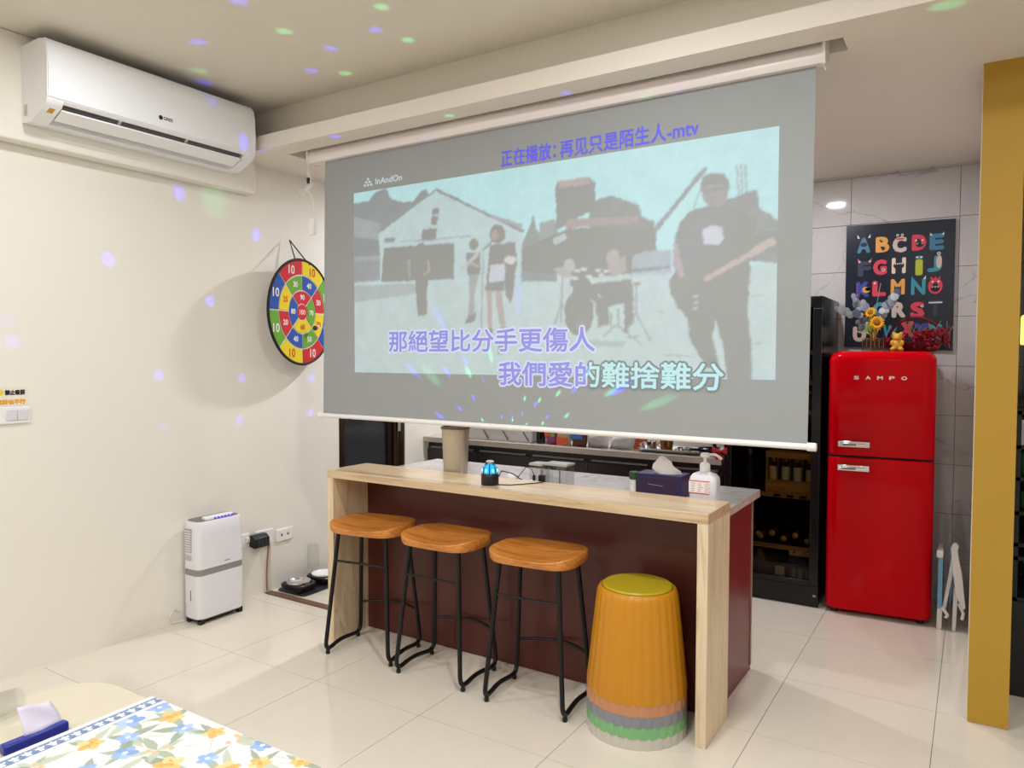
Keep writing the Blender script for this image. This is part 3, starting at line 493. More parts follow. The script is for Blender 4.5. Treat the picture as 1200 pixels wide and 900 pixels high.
# the projected picture (light on the fabric)
AMB = np.array(lin((166, 166, 163)))
R = Ras(900, 400, (186, 233, 237))
for c, pts in PIC: R.poly(c, pts)
R.blur(); R.blur(); R.blur()
_g = np.random.default_rng(4)
def smooth_noise(n, m):
    c = _g.random((n, m)); yi = np.linspace(0, n - 1.001, 400); xi = np.linspace(0, m - 1.001, 900)
    y0 = yi.astype(int); x0 = xi.astype(int); fy = (yi - y0)[:, None]; fx = (xi - x0)[None]
    return c[y0][:, x0] * (1 - fy) * (1 - fx) + c[y0 + 1][:, x0] * fy * (1 - fx) + c[y0][:, x0 + 1] * (1 - fy) * fx + c[y0 + 1][:, x0 + 1] * fy * fx - .5
_dx = (smooth_noise(70, 150) * 3 + smooth_noise(150, 320) * 2).round().astype(int); _dy = (smooth_noise(70, 150) * 3 + smooth_noise(150, 320) * 2).round().astype(int)
_I, _J = np.meshgrid(np.arange(400), np.arange(900), indexing='ij')
R.a = R.a[np.clip(_I + _dy, 0, 399), np.clip(_J + _dx, 0, 899)]
R.blur()
R.a += (np.maximum(0, smooth_noise(110, 240)) ** 2 * .10)[:, :, None]
R.a *= (1 + .05 * smooth_noise(60, 130) + .06 * smooth_noise(18, 40))[:, :, None]
R.a = np.maximum(R.a[::2, ::2] - AMB, 0.0)
R.a = R.a * .72 + R.a.mean(2, keepdims=True) * .28
pic = grid_print('projected_picture', R, (-2.908, 2.9844, 1.398), (2.246, 0, 0), (0, 0, 0.982), attr_mat('projected_light', 0.9, 1.0, (153, 156, 157)), ps, label='music video of a band outside a white hall')
def glow(name, c, base=(153, 156, 157)):
    e = np.maximum(np.array(lin(c)) - AMB, 0)
    m, nt, p = _base(name); nz = nt.nodes.new('ShaderNodeTexNoise'); nz.inputs['Scale'].default_value = 4
    mx = nt.nodes.new('ShaderNodeMix'); mx.data_type = 'RGBA'
    mx.inputs[6].default_value = (*(e * .96), 1); mx.inputs[7].default_value = (*(e * 1.04), 1)
    nt.links.new(nz.outputs[0], mx.inputs[0]); nt.links.new(mx.outputs[2], p.inputs['Emission Color'])
    p.inputs['Base Color'].default_value = (*lin(base), 1); p.inputs['Emission Strength'].default_value = 1; p.inputs['Roughness'].default_value = 0.9
    return m
G_EDGE = glow('letter_edge_light', (222, 228, 250)); G_BLUE = glow('letter_blue_light', (150, 150, 226), (148, 148, 164)); G_WHITE = glow('letter_white_light', (200, 238, 240)); G_GREY = glow('letter_grey_edge', (140, 158, 165), (128, 140, 144))
G_TITLE = glow('title_blue_light', (130, 134, 236), (104, 106, 168)); G_LOGO = glow('logo_light', (214, 226, 230))
text('正在播放：', (-1.795, 2.9836, 2.432), w=0.300, h=0.080, bold=0.0012).part('title_lettering', G_TITLE, ps)
text('再见只是陌生人-mtv', (-1.302, 2.9836, 2.430), w=0.645, h=0.080, bold=0.0012).part('title_lettering', G_TITLE, ps)
L1 = '那絕望比分手更傷人'; L2 = '我們愛的難捨難分'
text(L1, (-2.049, 2.9836, 1.566), w=1.234, h=0.132, bold=0.0105).part('lyric_outline', G_EDGE, ps)
text(L1, (-2.049, 2.9828, 1.566), w=1.216, h=0.114, bold=0.0022).part('lyric_lettering', G_BLUE, ps, label='sung lyric line in blue')
text(L2, (-1.410, 2.9836, 1.407), w=1.112, h=0.134, bold=0.0105).part('lyric_outline', G_GREY, ps)
text(L2, (-1.410, 2.9832, 1.407), w=1.112, h=0.134, bold=0.0100, clip=0.44).part('lyric_outline', G_EDGE, ps)
text(L2, (-1.410, 2.9828, 1.407), w=1.094, h=0.116, bold=0.0024).part('lyric_lettering', G_WHITE, ps, label='unsung lyric line in white')
text(L2, (-1.410, 2.9824, 1.407), w=1.094, h=0.116, bold=0.0025, clip=0.445).part('lyric_lettering', G_BLUE, ps, label='sung start of the second line in blue')
text('InAndOn', (-2.655, 2.9836, 2.425), w=0.185, h=0.034, bold=0.001).part('logo_lettering', G_LOGO, ps)
em = B()
for q, (u, v) in enumerate(((0, 0), (.024, 0), (.048, 0), (.012, .016), (.036, .016), (.024, .032))):
    em.add([(-2.826 + u - .010, 2.9836, 2.412 + v), (-2.826 + u, 2.9836, 2.412 + v - .009), (-2.826 + u + .010, 2.9836, 2.412 + v), (-2.826 + u, 2.9836, 2.412 + v + .009)], [(0, 1, 2, 3)])
em.part('logo_emblem', G_LOGO, ps)

# cable hanging at the left end of the screen
cb = thing('hanging_cable', 'white tied-up cable with plug hanging from the screen slot', 'cable', (-3.29, 2.99, 2.18))
M_CAB = mat('white_cable', (226, 220, 212), 0.45)
X = -3.28; Y = 2.99
b = B().tube([(X, Y, 2.73), (X - .003, Y, 2.60), (X + .006, Y, 2.52), (X - .004, Y, 2.455), (X - .06, Y, 2.448), (X - .075, Y, 2.425), (X - .055, Y, 2.405), (X - .02, Y, 2.445), (X + .05, Y, 2.475)], .0032, 6)
b.tube([(X + .006, Y + .006, 2.73), (X + .008, Y + .006, 2.56), (X + .03, Y, 2.50), (X + .02, Y, 2.455), (X - .03, Y, 2.41), (X - .045, Y, 2.395), (X, Y, 2.45), (X + .05, Y, 2.46)], .0032, 6)
b.tube([(X - .01, Y, 2.44), (X + .02, Y, 2.42), (X + .045, Y, 2.36), (X + .045, Y, 2.27)], .0034, 6)
b.tube([(X - .0, Y + .004, 2.44), (X + .03, Y + .004, 2.42), (X + .055, Y + .004, 2.36), (X + .055, Y + .004, 2.27)], .0034, 6)
b.part('wire', M_CAB, cb)
B().box(X + .004, X + .02, Y - .008, Y + .008, 2.478, 2.512).part('cable_tie', M_BLACK, cb, bevel=.003)
B().prism([(X + .028, 2.275), (X + .068, 2.275), (X + .060, 2.182), (X + .020, 2.182)], 'y', Y - .012, Y + .012).part('plug', M_WHITE, cb, bevel=.004)

# ================================================================== DARTBOARD
db = thing('dartboard', 'round fabric dartboard in red, yellow, blue and green hanging on wall', 'dartboard', (-3.62, 3.250, 1.765))
OFF[db] = (0, 0, 0)
RAD = 0.335
DC = {'r': (202, 36, 44), 'y': (232, 204, 26), 'b': (42, 82, 168), 'g': (104, 164, 46)}
DM = {k: mat('dartboard_' + n, DC[k], 0.8, var=0.03, scale=60) for k, n in (('r', 'red'), ('y', 'yellow'), ('b', 'blue'), ('g', 'green'))}
M_DW = mat('dartboard_white_line', (222, 220, 222), 0.8); M_DN = mat('dartboard_number_white', (232, 226, 218), 0.8); M_DR = mat('dartboard_number_red', (200, 60, 30), 0.8)
ci = lambda r, n=56: [(r * math.sin(2 * math.pi * k / n), r * math.cos(2 * math.pi * k / n)) for k in range(n)]
B().prism(ci(RAD - .004), 'x', -0.010, 0.0).part('backing', M_DW, db)
B().tube([(0, y, z) for y, z in ci(RAD - .006)], 0.009, 8, closed=True).part('rim', mat('dartboard_black_rim', (20, 20, 22), 0.7), db)
def sector(r0, r1, a0, a1, k, num, size):
    g = 0.0042
    n = 10; A0, A1 = math.radians(a0), math.radians(a1)
    out = [(r1 * math.sin(A0 + (A1 - A0) * t / n + g / r1 * (1 - 2 * t / n)), r1 * math.cos(A0 + (A1 - A0) * t / n + g / r1 * (1 - 2 * t / n))) for t in range(n + 1)]
    inn = [(r0 * math.sin(A0 + (A1 - A0) * t / n + g / r0 * (1 - 2 * t / n)), r0 * math.cos(A0 + (A1 - A0) * t / n + g / r0 * (1 - 2 * t / n))) for t in range(n, -1, -1)]
    o = B().prism(out + inn, 'x', 0.0, 0.003).part('sector', DM[k], db)
    am = (A0 + A1) / 2; rm = (r0 + r1) / 2 * 1.0
    text(num, (0.0036, rm * math.sin(am), rm * math.cos(am)), h=size, plane='x', bold=0.0015).part('number', M_DR if k == 'y' else M_DN, o)
r1_, r2_, r3_, r4_ = RAD - .012, 0.232, 0.136, 0.052
for q, (k, num) in enumerate(zip('yrbrbgbr', ['10'] * 8)): pass
for q, k in enumerate('ygbrybgr'[0:0] or ['y', 'g', 'b', 'r', 'y', 'g', 'b', 'r']): sector(r2_ + .004, r1_, q * 45, q * 45 + 45, k, '10', 0.055)
for q, (k, num) in enumerate((('b', '40'), ('r', '50'), ('y', '20'), ('g', '50'), ('b', '40'), ('r', '20'), ('y', '25'), ('g', '30'))): sector(r3_ + .004, r2_ - .004, q * 45, q * 45 + 45, k, num, 0.036)
for q, (k, num) in enumerate((('g', '70'), ('y', '60'), ('b', '80'), ('r', '90'))): sector(r4_ + .004, r3_ - .004, 45 + q * 90, 135 + q * 90, k, num, 0.034)
o = B().prism(ci(r4_ - .003, 28), 'x', 0.0, 0.003).part('bullseye', DM['r'], db)
text('100', (0.0036, 0, 0), h=0.032, plane='x', bold=0.001).part('number', M_DN, o)
B().tube([(0, -0.062, RAD - .02), (-0.09, 0.0, 0.458), (0.005, 0.075, RAD - .03)], 0.0042, 6).part('hanging_cord', mat('dartboard_cord', (28, 26, 26), 0.8), db)
db.rotation_euler = (0, 0, math.radians(12))
db.location = (-3.62, 3.250, 1.765)
dt = thing('velcro_dart', 'small navy and white throwing dart stuck on the dartboard', 'dart', (-3.60, 3.335, 1.665))
B().ell((-3.595, 3.335, 1.667), (.012, .018, .016), 10, 6).part('ball', mat('dart_navy', (28, 34, 66), 0.6), dt)
B().ell((-3.592, 3.357, 1.676), (.009, .010, .010), 8, 6).part('tip', M_WHITE, dt)
# ================================================================== LEFT WALL DETAILS
sg = thing('no_smoking_sign', 'small cream no-smoking notice on the wall above the light switch', 'sign', (-3.74, 1.59, 1.255))
B().box(-3.74, -3.7385, 1.47, 1.702, 1.256, 1.342).part('paper', mat('notice_paper', (232, 226, 208), 0.6), sg)
text('禁止吸菸', (-3.7380, 1.645, 1.3175), w=0.086, h=0.025, plane='x', bold=0.0016).part('black_lettering', mat('notice_black', (22, 22, 24), 0.6), sg)
text('電菸也不行', (-3.7380, 1.627, 1.2745), w=0.122, h=0.024, plane='x', bold=0.0016).part('orange_lettering', mat('notice_orange', (226, 162, 24), 0.6), sg)
B().disc((-3.7381, 1.585, 1.318), .012, .014, 'x').part('icon', mat('notice_yellow', (236, 208, 60), 0.6), sg)
sw = thing('light_switch', 'white double light switch plate under the no-smoking notice', 'switch', (-3.74, 1.62, 1.172))
B().box(-3.74, -3.729, 1.555, 1.704, 1.174, 1.252).part('plate', M_WHITE, sw, bevel=.003)
for y0 in (1.600, 1.648):
    B().box(-3.729, -3.7245, y0, y0 + .046, 1.190, 1.238).part('rocker', mat('switch_rocker', (216, 215, 222), 0.3), sw, bevel=.002)

dh = thing('dehumidifier', 'white upright dehumidifier with grey band standing against the left wall', 'dehumidifier', (-3.645, 2.615, 0))
M_DH = mat('dehumidifier_white', (226, 225, 230), 0.3, var=0.01)
fx0, fx1, fy0, fy1 = -3.722, -3.578, 2.462, 2.768
def dring(z, i, r=.035): return [(x, y, z) for x, y in rrect(fx0 + i * .4, fx1 - i, fy0 + i, fy1 - i, r)]
B().rings([dring(.028, .008), dring(.035, .002), dring(.272, 0)]).part('lower_body', M_DH, dh)
B().rings([dring(.272, .002), dring(.308, .002)]).part('band', mat('dehumidifier_band', (142, 139, 136), 0.35), dh)
B().rings([dring(.308, 0), dring(.50, .003), dring(.562, .008), dring(.570, .014)]).part('upper_body', M_DH, dh)
B().rings([dring(.570, .018, .03), dring(.574, .020, .03)]).part('top_inset', mat('dehumidifier_top', (112, 110, 108), 0.45), dh)
ctl = B().rings([[(x, y, z) for x, y in rrect(-3.645, -3.592, 2.525, 2.71, .02)] for z in (.574, .587)]).part('control_panel', M_WHITE, dh, bevel=.002)
for k in range(6):
    B().box(-3.5925, -3.5895, 2.575 + k * .022, 2.588 + k * .022, .576, .584).part('indicator', mat('blue_led', (40, 40, 200), 0.3, emit=(60, 60, 255), estr=0.8), ctl)
gr_ = B().box(fx0 + .03, fx0 + .085, fy0 - .0015, fy0 + .003, .40, .53).part('side_vent', mat('vent_grey', (176, 174, 174), 0.5), dh)
for k in range(9): B().box(fx0 + .034, fx0 + .081, fy0 - .004, fy0 - .0015, .407 + k * .0135, .413 + k * .0135).part('slat', M_DH, gr_)
B().box(fx0 + .03, fx0 + .085, fy0 - .002, fy0 + .003, .355, .385).part('side_socket', mat('side_socket_grey', (186, 184, 182), 0.4), dh)
B().box(fx0 + .07, fx0 + .076, fy0 - .001, fy0 + .003, .13, .19).part('tank_window', M_GREY, dh)
B().box(fx1 - .001, fx1 + .001, 2.63, 2.665, .327, .331).part('logo_mark', M_GREY, dh)
for y in (2.49, 2.74):
    for x in (-3.60, -3.70): B().box(x - .012, x + .012, y - .014, y + .014, 0, .03).part('foot', M_BLACK, dh)
B().box(fx0 + .012, fx1 - .012, fy0 + .014, fy1 - .014, .018, .03).part('base', M_BLACK, dh)
B().tube([(-3.73, 2.45, .06), (-3.728, 2.41, .085), (-3.726, 2.385, .05), (-3.725, 2.40, .012), (-3.71, 2.46, .010)], .004, 6).part('power_cord', M_CAB, dh)

so = thing('wall_socket', 'white wall socket plate right of the black adapter', 'socket', (-3.74, 3.19, .305))
B().box(-3.74, -3.729, 3.128, 3.256, .305, .383).part('plate', M_WHITE, so, bevel=.003)
for y in (3.165, 3.215): B().disc((-3.7285, y, .345), .009, .009, 'x').part('hole', M_GREY, so)
so = thing('wall_socket', 'white wall socket plate partly behind the dehumidifier', 'socket', (-3.74, 2.875, .325))
B().box(-3.74, -3.729, 2.815, 2.925, .325, .405).part('plate', M_WHITE, so, bevel=.003)
B().box(-3.729, -3.715, 2.885, 2.912, .352, .384).part('plug', M_WHITE2, so, bevel=.003)
so = thing('wall_socket', 'white wall socket plate behind the black adapter', 'socket', (-3.74, 3.03, .31))
B().box(-3.74, -3.729, 2.965, 3.095, .312, .402).part('plate', M_WHITE, so, bevel=.003)
ad = thing('power_adapter', 'black power adapter plugged in beside the dehumidifier', 'adapter', (-3.70, 2.975, .315))
B().prism([(-3.729, .322), (-3.675, .314), (-3.672, .372), (-3.70, .392), (-3.729, .392)], 'y', 2.912, 3.025).part('body', M_BLACK, ad, bevel=.006)
for k in range(3): B().box(-3.6745, -3.671, 2.935 + k * .026, 2.953 + k * .026, .325, .366).part('port', mat('adapter_port', (48, 52, 56), 0.3), ad)
B().tube([(-3.728, 3.045, .36), (-3.716, 3.052, .31), (-3.732, 3.052, .2), (-3.734, 3.048, .09), (-3.726, 3.044, .02)], .005, 6).part('power_cord', mat('brown_cord', (158, 112, 100), 0.5), ad, label='thin brown cord')
B().tube([(-3.729, 3.074, .33), (-3.733, 3.076, .2), (-3.732, 3.07, .0)], .004, 6).part('power_cord', M_CAB, so, label='thin white cord')

mt = B().prism(rrect(-3.725, -3.475, 3.115, 3.62, .03), 'z', 0, .010).top('feeding_mat', mat('mat_black', (34, 34, 36), 0.5), 'dark rectangular mat under the two pet bowls', 'mat', bevel=.002)
def bowl(cy, label, dish):
    t = thing('pet_bowl', label, 'bowl', (-3.60, cy, .010), 'pet bowls on the mat')
    rr = lambda i, z, r: [(x, y, z) for x, y in rrect(-3.69 + i, -3.51 - i, cy - .085 + i, cy + .085 - i, r)]
    B().rings([rr(.012, .010, .03), rr(.004, .022, .035), rr(0, .052, .04), rr(.006, .058, .04), rr(.018, .057, .035), rr(.020, .045, .035)]).part('holder', M_BLACK, t)
    B().lathe([(.002, .047), (.045, .048), (.062, .054), (.071, .064), (.076, .067), (.077, .060)], (-3.60, cy, 0), 28, cap=False).part('dish', dish, t)
bowl(3.185, 'black square pet bowl with shiny steel dish nearest the threshold', M_CHROME)
bowl(3.395, 'black square pet bowl with white dish beside the glass bottle', mat('bowl_white', (236, 236, 234), 0.25))
bt = thing('glass_bottle', 'clear upside-down water bottle behind the pet bowls', 'bottle', (-3.685, 3.385, .010))
B().lathe([(.012, .02), (.013, .05), (.036, .075), (.038, .18), (.036, .235), (.02, .245)], (-3.70, 3.40, 0), 18, cap=False).part('bottle_body', M_CLEAR, bt)
B().lathe([(.014, .010), (.014, .03)], (-3.70, 3.40, 0), 14).part('cap', M_WHITE2, bt)

# ================================================================== BAR ISLAND
bar = thing('bar_counter', 'light oak waterfall bar with two end panels and maroon back', 'bar', (-1.835, 2.85, 0))
B().box(-2.838, -.835, 2.708, 2.998, .858, .898).part('bar_top', M_OAKX, bar, bevel=.0015)
B().box(-2.838, -2.797, 2.708, 2.996, 0, .858).part('end_panel', M_OAKZ, bar, bevel=.0015)
B().box(-.877, -.835, 2.708, 2.996, 0, .858).part('end_panel', M_OAKZ, bar, bevel=.0015)
B().box(-2.797, -.877, 2.965, 2.996, .004, .858).part('back_panel', M_MAROON, bar, label='dark maroon panel')
isl = thing('kitchen_island', 'island cabinet with grey marbled worktop behind the oak bar', 'cabinet', (-1.83, 3.28, 0))
B().box(-2.775, -.882, 2.999, 3.545, 0, .824).part('carcass', M_MAROON2, isl, label='dark red end panel')
B().box(-.884, -.878, 3.527, 3.547, .02, .824).part('edge_strip', mat('edge_strip', (150, 120, 110), 0.4), isl)
B().box(-2.785, -.852, 2.999, 3.565, .824, .860).part('worktop', marble('island_worktop', (190, 186, 184), (130, 124, 122), 0.14, 3.0, 0.12, 0.05, 0.6), isl, bevel=.002)

# ------------------------------------------------ bar stools (built once, copied)
bs = thing('bar_stool', 'bar stool with saddle wood seat, leftmost of the three by the end panel', 'stool', (0, 0, 0), 'wooden seat bar stools')
def seat_b():
    b = B(); n = 48; A, D = .205, .150
    def out(t, s):
        c, q = math.cos(t), math.sin(t)
        return (A * s * math.copysign(abs(c) ** .46, c), D * s * math.copysign(abs(q) ** .50, q) * (1 - .16 * (abs(c) ** 3)))
    dish = lambda x, y: .664 - .024 * max(0, 1 - (x / (A * .97)) ** 2) * max(0, 1 - (max(0, y + .04) / (D * 1.2)) ** 2)
    rr = []
    rr.append([(*out(2 * math.pi * i / n, .0), 0.614) for i in range(n)])
    rr.append([(*out(2 * math.pi * i / n, .955), 0.614) for i in range(n)])
    rr.append([(*out(2 * math.pi * i / n, .985), .624) for i in range(n)])
    rr.append([(*out(2 * math.pi * i / n, 1.0), .640) for i in range(n)])
    for s in (1.0, .985, .96, .85, .7, .55, .4, .25, .12, .02):
        row = []
        for i in range(n):
            x, y = out(2 * math.pi * i / n, s); z = dish(x, y) - (.005 if s == 1.0 else .001 if s == .985 else 0)
            row.append((x, y, z))
        rr.append(row)
    return b.rings(rr)
seat_b().part('seat', M_SEAT, bs)
LR = .0105
for sx in (-1, 1):
    side = fillet([(sx * .138, -.095, .618), (sx * .185, -.150, .018), (sx * .185, -.02, .040), (sx * .185, .150, .018), (sx * .138, .098, .618)], .055, 7)
    # front leg, runner, rear leg out of one bent tube
    k1 = 9; k2 = len(side) - 9
    B().tube(side[:k1 + 1], LR, 9).part('leg', M_BLACKM, bs)
    B().tube(side[k1:k2], LR, 9).part('runner', M_BLACKM, bs)
    B().tube(side[k2 - 1:], LR, 9).part('leg', M_BLACKM, bs)
    for y in (-.128, .128):
        B().lathe([(.010, 0), (.011, .004), (.011, .012), (.007, .024)], (sx * .185, y, 0), 10).part('foot_pad', M_BLACK, bs)
B().tube([(-.150, -.110, .47), (.150, -.110, .47)], .006, 8).part('stretcher', M_BLACKM, bs)
B().tube([(-.175 + .35 * t / 12, .137 + .075 * math.sin(math.pi * t / 12), .185) for t in range(13)], .007, 8).part('footrest', M_BLACKM, bs)
spots_ = (((-2.549, 2.738), 8.5, None), ((-2.085, 2.735), 1.0, 'middle bar stool of three, saddle wood seat in front of the maroon panel'), ((-1.580, 2.728), 4.0, 'bar stool with saddle wood seat right beside the yellow plastic stools'))
for (xy, a, lab) in spots_:
    o = bs if lab is None else copy_tree(bs)
    o.location = (xy[0], xy[1], 0); o.rotation_euler = (0, 0, math.radians(a))
    if lab: o['label'] = lab

# ------------------------------------------------ nested plastic stools
def flute(r, z, n=30, per=6, amp=.0088):
    out = []
    for i in range(n * per):
        a = 2 * math.pi * i / (n * per); t = (i % per) / per
        q = r * (1 - amp * (1 - math.sin(math.pi * t)) * 1.6 + 0 * amp); out.append((q * math.cos(a), q * math.sin(a), z))
    return out
def circ(r, z, n=180): return [(r * math.cos(2 * math.pi * i / n), r * math.sin(2 * math.pi * i / n), z) for i in range(n)]
sb = B().rings([flute(.194, .003), flute(.200, 0), flute(.2005, .02), flute(.163, .368), flute(.159, .386), circ(.153, .398), circ(.145, .403), circ(.141, .402), circ(.138, .396)], cap=False)
pb = B().rings([circ(.136, .390, 60), circ(.139, .396, 60), circ(.139, .406, 60), circ(.134, .411, 60), circ(.06, .412, 60), circ(.002, .412, 60)])
cols = [('light grey', (196, 192, 182)), ('green', (122, 178, 122)), ('slate grey', (132, 134, 142)), ('salmon', (190, 134, 96)), ('mustard yellow', (194, 130, 22))]
first = None
for k, (nm, c) in enumerate(cols):
    lab = f'{nm} fluted plastic stool, ' + ('topmost of the nested stack with olive seat pad' if k == 4 else 'lowest of the nested stack by the bar' if k == 0 else 'showing as a thin band in the nested stack')
    t = thing('plastic_stool', lab, 'stool', (0, 0, 0), 'nested plastic stools')
    mm = mat('plastic_' + nm.replace(' ', '_'), c, 0.38, var=0.02)
    pm = mat('seat_pad_olive', (178, 156, 30), 0.4, var=0.03) if k == 4 else mm
    o = sb.part('shell', mm, t); p = pb.part('seat_pad', pm, t, label='olive yellow pad' if k == 4 else None)
    t.location = (-1.13, 2.742, .0425 * k); t.rotation_euler = (0, 0, k * .11)

# ================================================================== THINGS ON THE BAR
cn = thing('canister', 'tall beige metal canister standing at the back of the oak bar', 'canister', (-2.285, 3.06, .860))
def cring(w, d, z): return [(x, y, z) for x, y in rrect(-2.285 - w, -2.285 + w, 3.078 - d, 3.078 + d, min(.045, d * .9))]
B().rings([cring(.060, .055, .860), cring(.0605, .055, .90), cring(.068, .06, 1.115), cring(.066, .058, 1.117), cring(.064, .056, 1.08)]).part('body', mat('beige_metal', (186, 172, 152), 0.22, metal=0.45, var=0.03), cn)
B().rings([cring(.071, .063, 1.112), cring(.071, .063, 1.124), cring(.066, .058, 1.124), cring(.066, .058, 1.112)], cap=False).part('rim', mat('canister_rim', (96, 80, 62), 0.4), cn)

LX, LY, LZ = -1.882, 2.800, .898
dl = thing('disco_lamp', 'small glowing blue dome party light with black base on the bar', 'lamp', (LX, LY, LZ))
B().lathe([(.039, 0), (.041, .004), (.041, .046), (.038, .052), (.034, .054)], (LX, LY, LZ), 28).part('base', M_BLACK, dl)
ml = mat('blue_dome', (30, 150, 200), 0.15, emit=(0, 150, 225), estr=0.9)
B().lathe([(.0345, .052), (.036, .060), (.034, .074), (.027, .088), (.016, .096), (.003, .098)], (LX, LY, LZ), 24).part('dome', ml, dl)
M_CELL = mat('bright_cell', (150, 235, 250), 0.1, emit=(120, 235, 255), estr=1.3)
for k in range(7):
    a = 2 * math.pi * k / 7 - 1.5
    B().ell((LX + .0345 * math.cos(a), LY + .0345 * math.sin(a), LZ + .068), (.006, .006, .008), 8, 6).part('lens', M_CELL, dl)
    B().tube([(LX + .036 * math.cos(a + .45), LY + .036 * math.sin(a + .45), LZ + .054), (LX + .035 * math.cos(a + .45), LY + .035 * math.sin(a + .45), LZ + .074), (LX + .017 * math.cos(a + .45), LY + .017 * math.sin(a + .45), LZ + .098)], .0028, 6).part('rib', M_BLACK, dl)
B().lathe([(.004, .096), (.004, .103), (.018, .104), (.019, .108), (.012, .112), (.002, .112)], (LX, LY, LZ), 18).part('knob', mat('knob_pale', (206, 220, 220), 0.2, metal=0.4), dl)
src = Vector((LX, LY, LZ + .085))
for c, p_, e_, s_ in SPOTS:
    p_ = Vector(p_); d_ = p_ - src; L_ = d_.length
    l = bpy.data.lights.new('lamp_ray', 'SPOT'); l.color = (.03, .03, 1.0) if c == 'b' else (.02, 1.0, .34)
    l.energy = (34 if c == 'b' else 19) * e_ * max(L_, .25) ** 2 * (1.0 if L_ > .9 else 7.0); l.spot_size = math.radians(2.3 * s_ * (1.0 if L_ > 0.9 else 1.25)); l.spot_blend = 0.9; l.shadow_soft_size = 0.003
    lo = bpy.data.objects.new('lamp_ray', l); COL.objects.link(lo)
    st = src + d_.normalized() * .065
    lo.parent = dl; lo.location = st - Vector((LX, LY, LZ)); lo.rotation_euler = d_.to_track_quat('-Z', 'Y').to_euler()

WZ = .860   # island worktop
cbl = B()
cbl.tube([(LX + .04, LY + .01, .900), (-1.79, 2.83, .9005), (-1.72, 2.93, .9005), (-1.70, 2.98, .9005)], .0022, 6)
cbl.top('lamp_cable', M_BLACK, 'thin black cable trailing from the party light along the bar', 'cable')
ch = thing('charger', 'white round phone charger lying on the worktop with black lead', 'charger', (-1.95, 3.08, WZ))
B().ell((-1.955, 3.10, WZ + .022), (.030, .022, .022), 14, 8).part('body', M_WHITE, ch)
B().tube(fillet([(-2.03, 3.06, WZ + .006), (-2.00, 3.06, WZ + .035), (-1.985, 3.055, WZ + .06), (-1.90, 3.03, WZ + .055), (-1.80, 3.02, WZ + .01), (-1.76, 3.03, WZ + .005)], .02), .003, 6).part('lead', M_BLACK, ch)
B().box(-2.038, -2.020, 3.052, 3.068, WZ, WZ + .032).part('plug', M_BLACK, ch, bevel=.003)
ch = thing('usb_charger', 'white cube charger with a black plug in front of the clear holders', 'charger', (-1.79, 3.03, WZ))
B().box(-1.815, -1.770, 3.025, 3.062, WZ, WZ + .032).part('body', M_WHITE, ch, bevel=.005)
B().box(-1.792, -1.780, 3.030, 3.044, WZ + .032, WZ + .058).part('plug', M_BLACK, ch, bevel=.003)
B().tube([(-1.786, 3.037, WZ + .058), (-1.80, 3.04, WZ + .085), (-1.84, 3.05, WZ + .09), (-1.90, 3.07, WZ + .03), (-1.92, 3.08, WZ + .004)], .002, 6).part('lead', M_BLACK, ch)
ch = thing('stick_charger', 'black stick charger standing upright before the clear holders', 'charger', (-1.745, 3.04, WZ))
B().box(-1.760, -1.728, 3.030, 3.050, WZ, WZ + .062).part('body', M_BLACK, ch, bevel=.004)
B().box(-1.752, -1.740, 3.034, 3.046, WZ + .062, WZ + .088).part('tip', M_GREY, ch, bevel=.002)
def holder(x0, x1, y0, y1, h, lab):
    t = thing('acrylic_holder', lab, 'holder', ((x0 + x1) / 2, (y0 + y1) / 2, WZ))
    w = .003
    for q in ((x0, x1, y0, y0 + w), (x0, x1, y1 - w, y1), (x0, x0 + w, y0 + w, y1 - w), (x1 - w, x1, y0 + w, y1 - w)):
        B().box(*q, WZ, WZ + h).part('panel', M_CLEAR, t)
    B().box(x0, x1, y0, y1, WZ, WZ + .003).part('base', M_CLEAR, t)
    B().box(x0 - .002, x1 + .002, y0 - .002, y1 + .002, WZ + h, WZ + h + .010).part('lid', mat('acrylic_lid', (170, 168, 166), 0.15, var=0.1, scale=30), t)
holder(-1.835, -1.765, 3.075, 3.15, .098, 'narrow clear acrylic holder left of the wider one')
holder(-1.752, -1.632, 3.075, 3.16, .105, 'wide clear acrylic holder with grey lid on the worktop')
B().box(-1.664, -1.661, 3.066, 3.070, WZ, WZ + .09).top('stirring_stick', M_BLACK, 'thin black stick leaning by the wide acrylic holder', 'stick')
gb = thing('small_bottle', 'small white bottle with dark green cap beside the tissue box', 'bottle', (-1.315, 3.14, WZ))
B().lathe([(.016, 0), (.017, .003), (.017, .065), (.015, .07)], (-1.315, 3.14, WZ), 16).part('body', mat('bottle_white_label', (222, 222, 214), 0.35, var=0.2, scale=60), gb)
B().lathe([(.021, .068), (.022, .07), (.022, .098), (.020, .102)], (-1.315, 3.14, WZ), 18).part('cap', mat('cap_green', (36, 84, 48), 0.4), gb)
tb_ = thing('tissue_box', 'navy blue tissue box with white tissue on the island worktop', 'tissue box', (-1.18, 3.17, WZ))
B().box(-1.300, -1.085, 3.125, 3.245, WZ, WZ + .100).part('box', mat('navy_card', (38, 38, 92), 0.35, var=0.06), tb_, bevel=.002)
B().box(-1.295, -1.10, 3.1240, 3.1252, WZ + .004, WZ + .085).part('front_panel', mat('violet_card', (52, 34, 66), 0.35, var=0.15, scale=20), tb_)
B().tube([(-1.24, 3.1235, WZ + .055), (-1.17, 3.1235, WZ + .05)], .0012, 5).part('print', mat('print_pale', (150, 150, 190), 0.5), tb_)
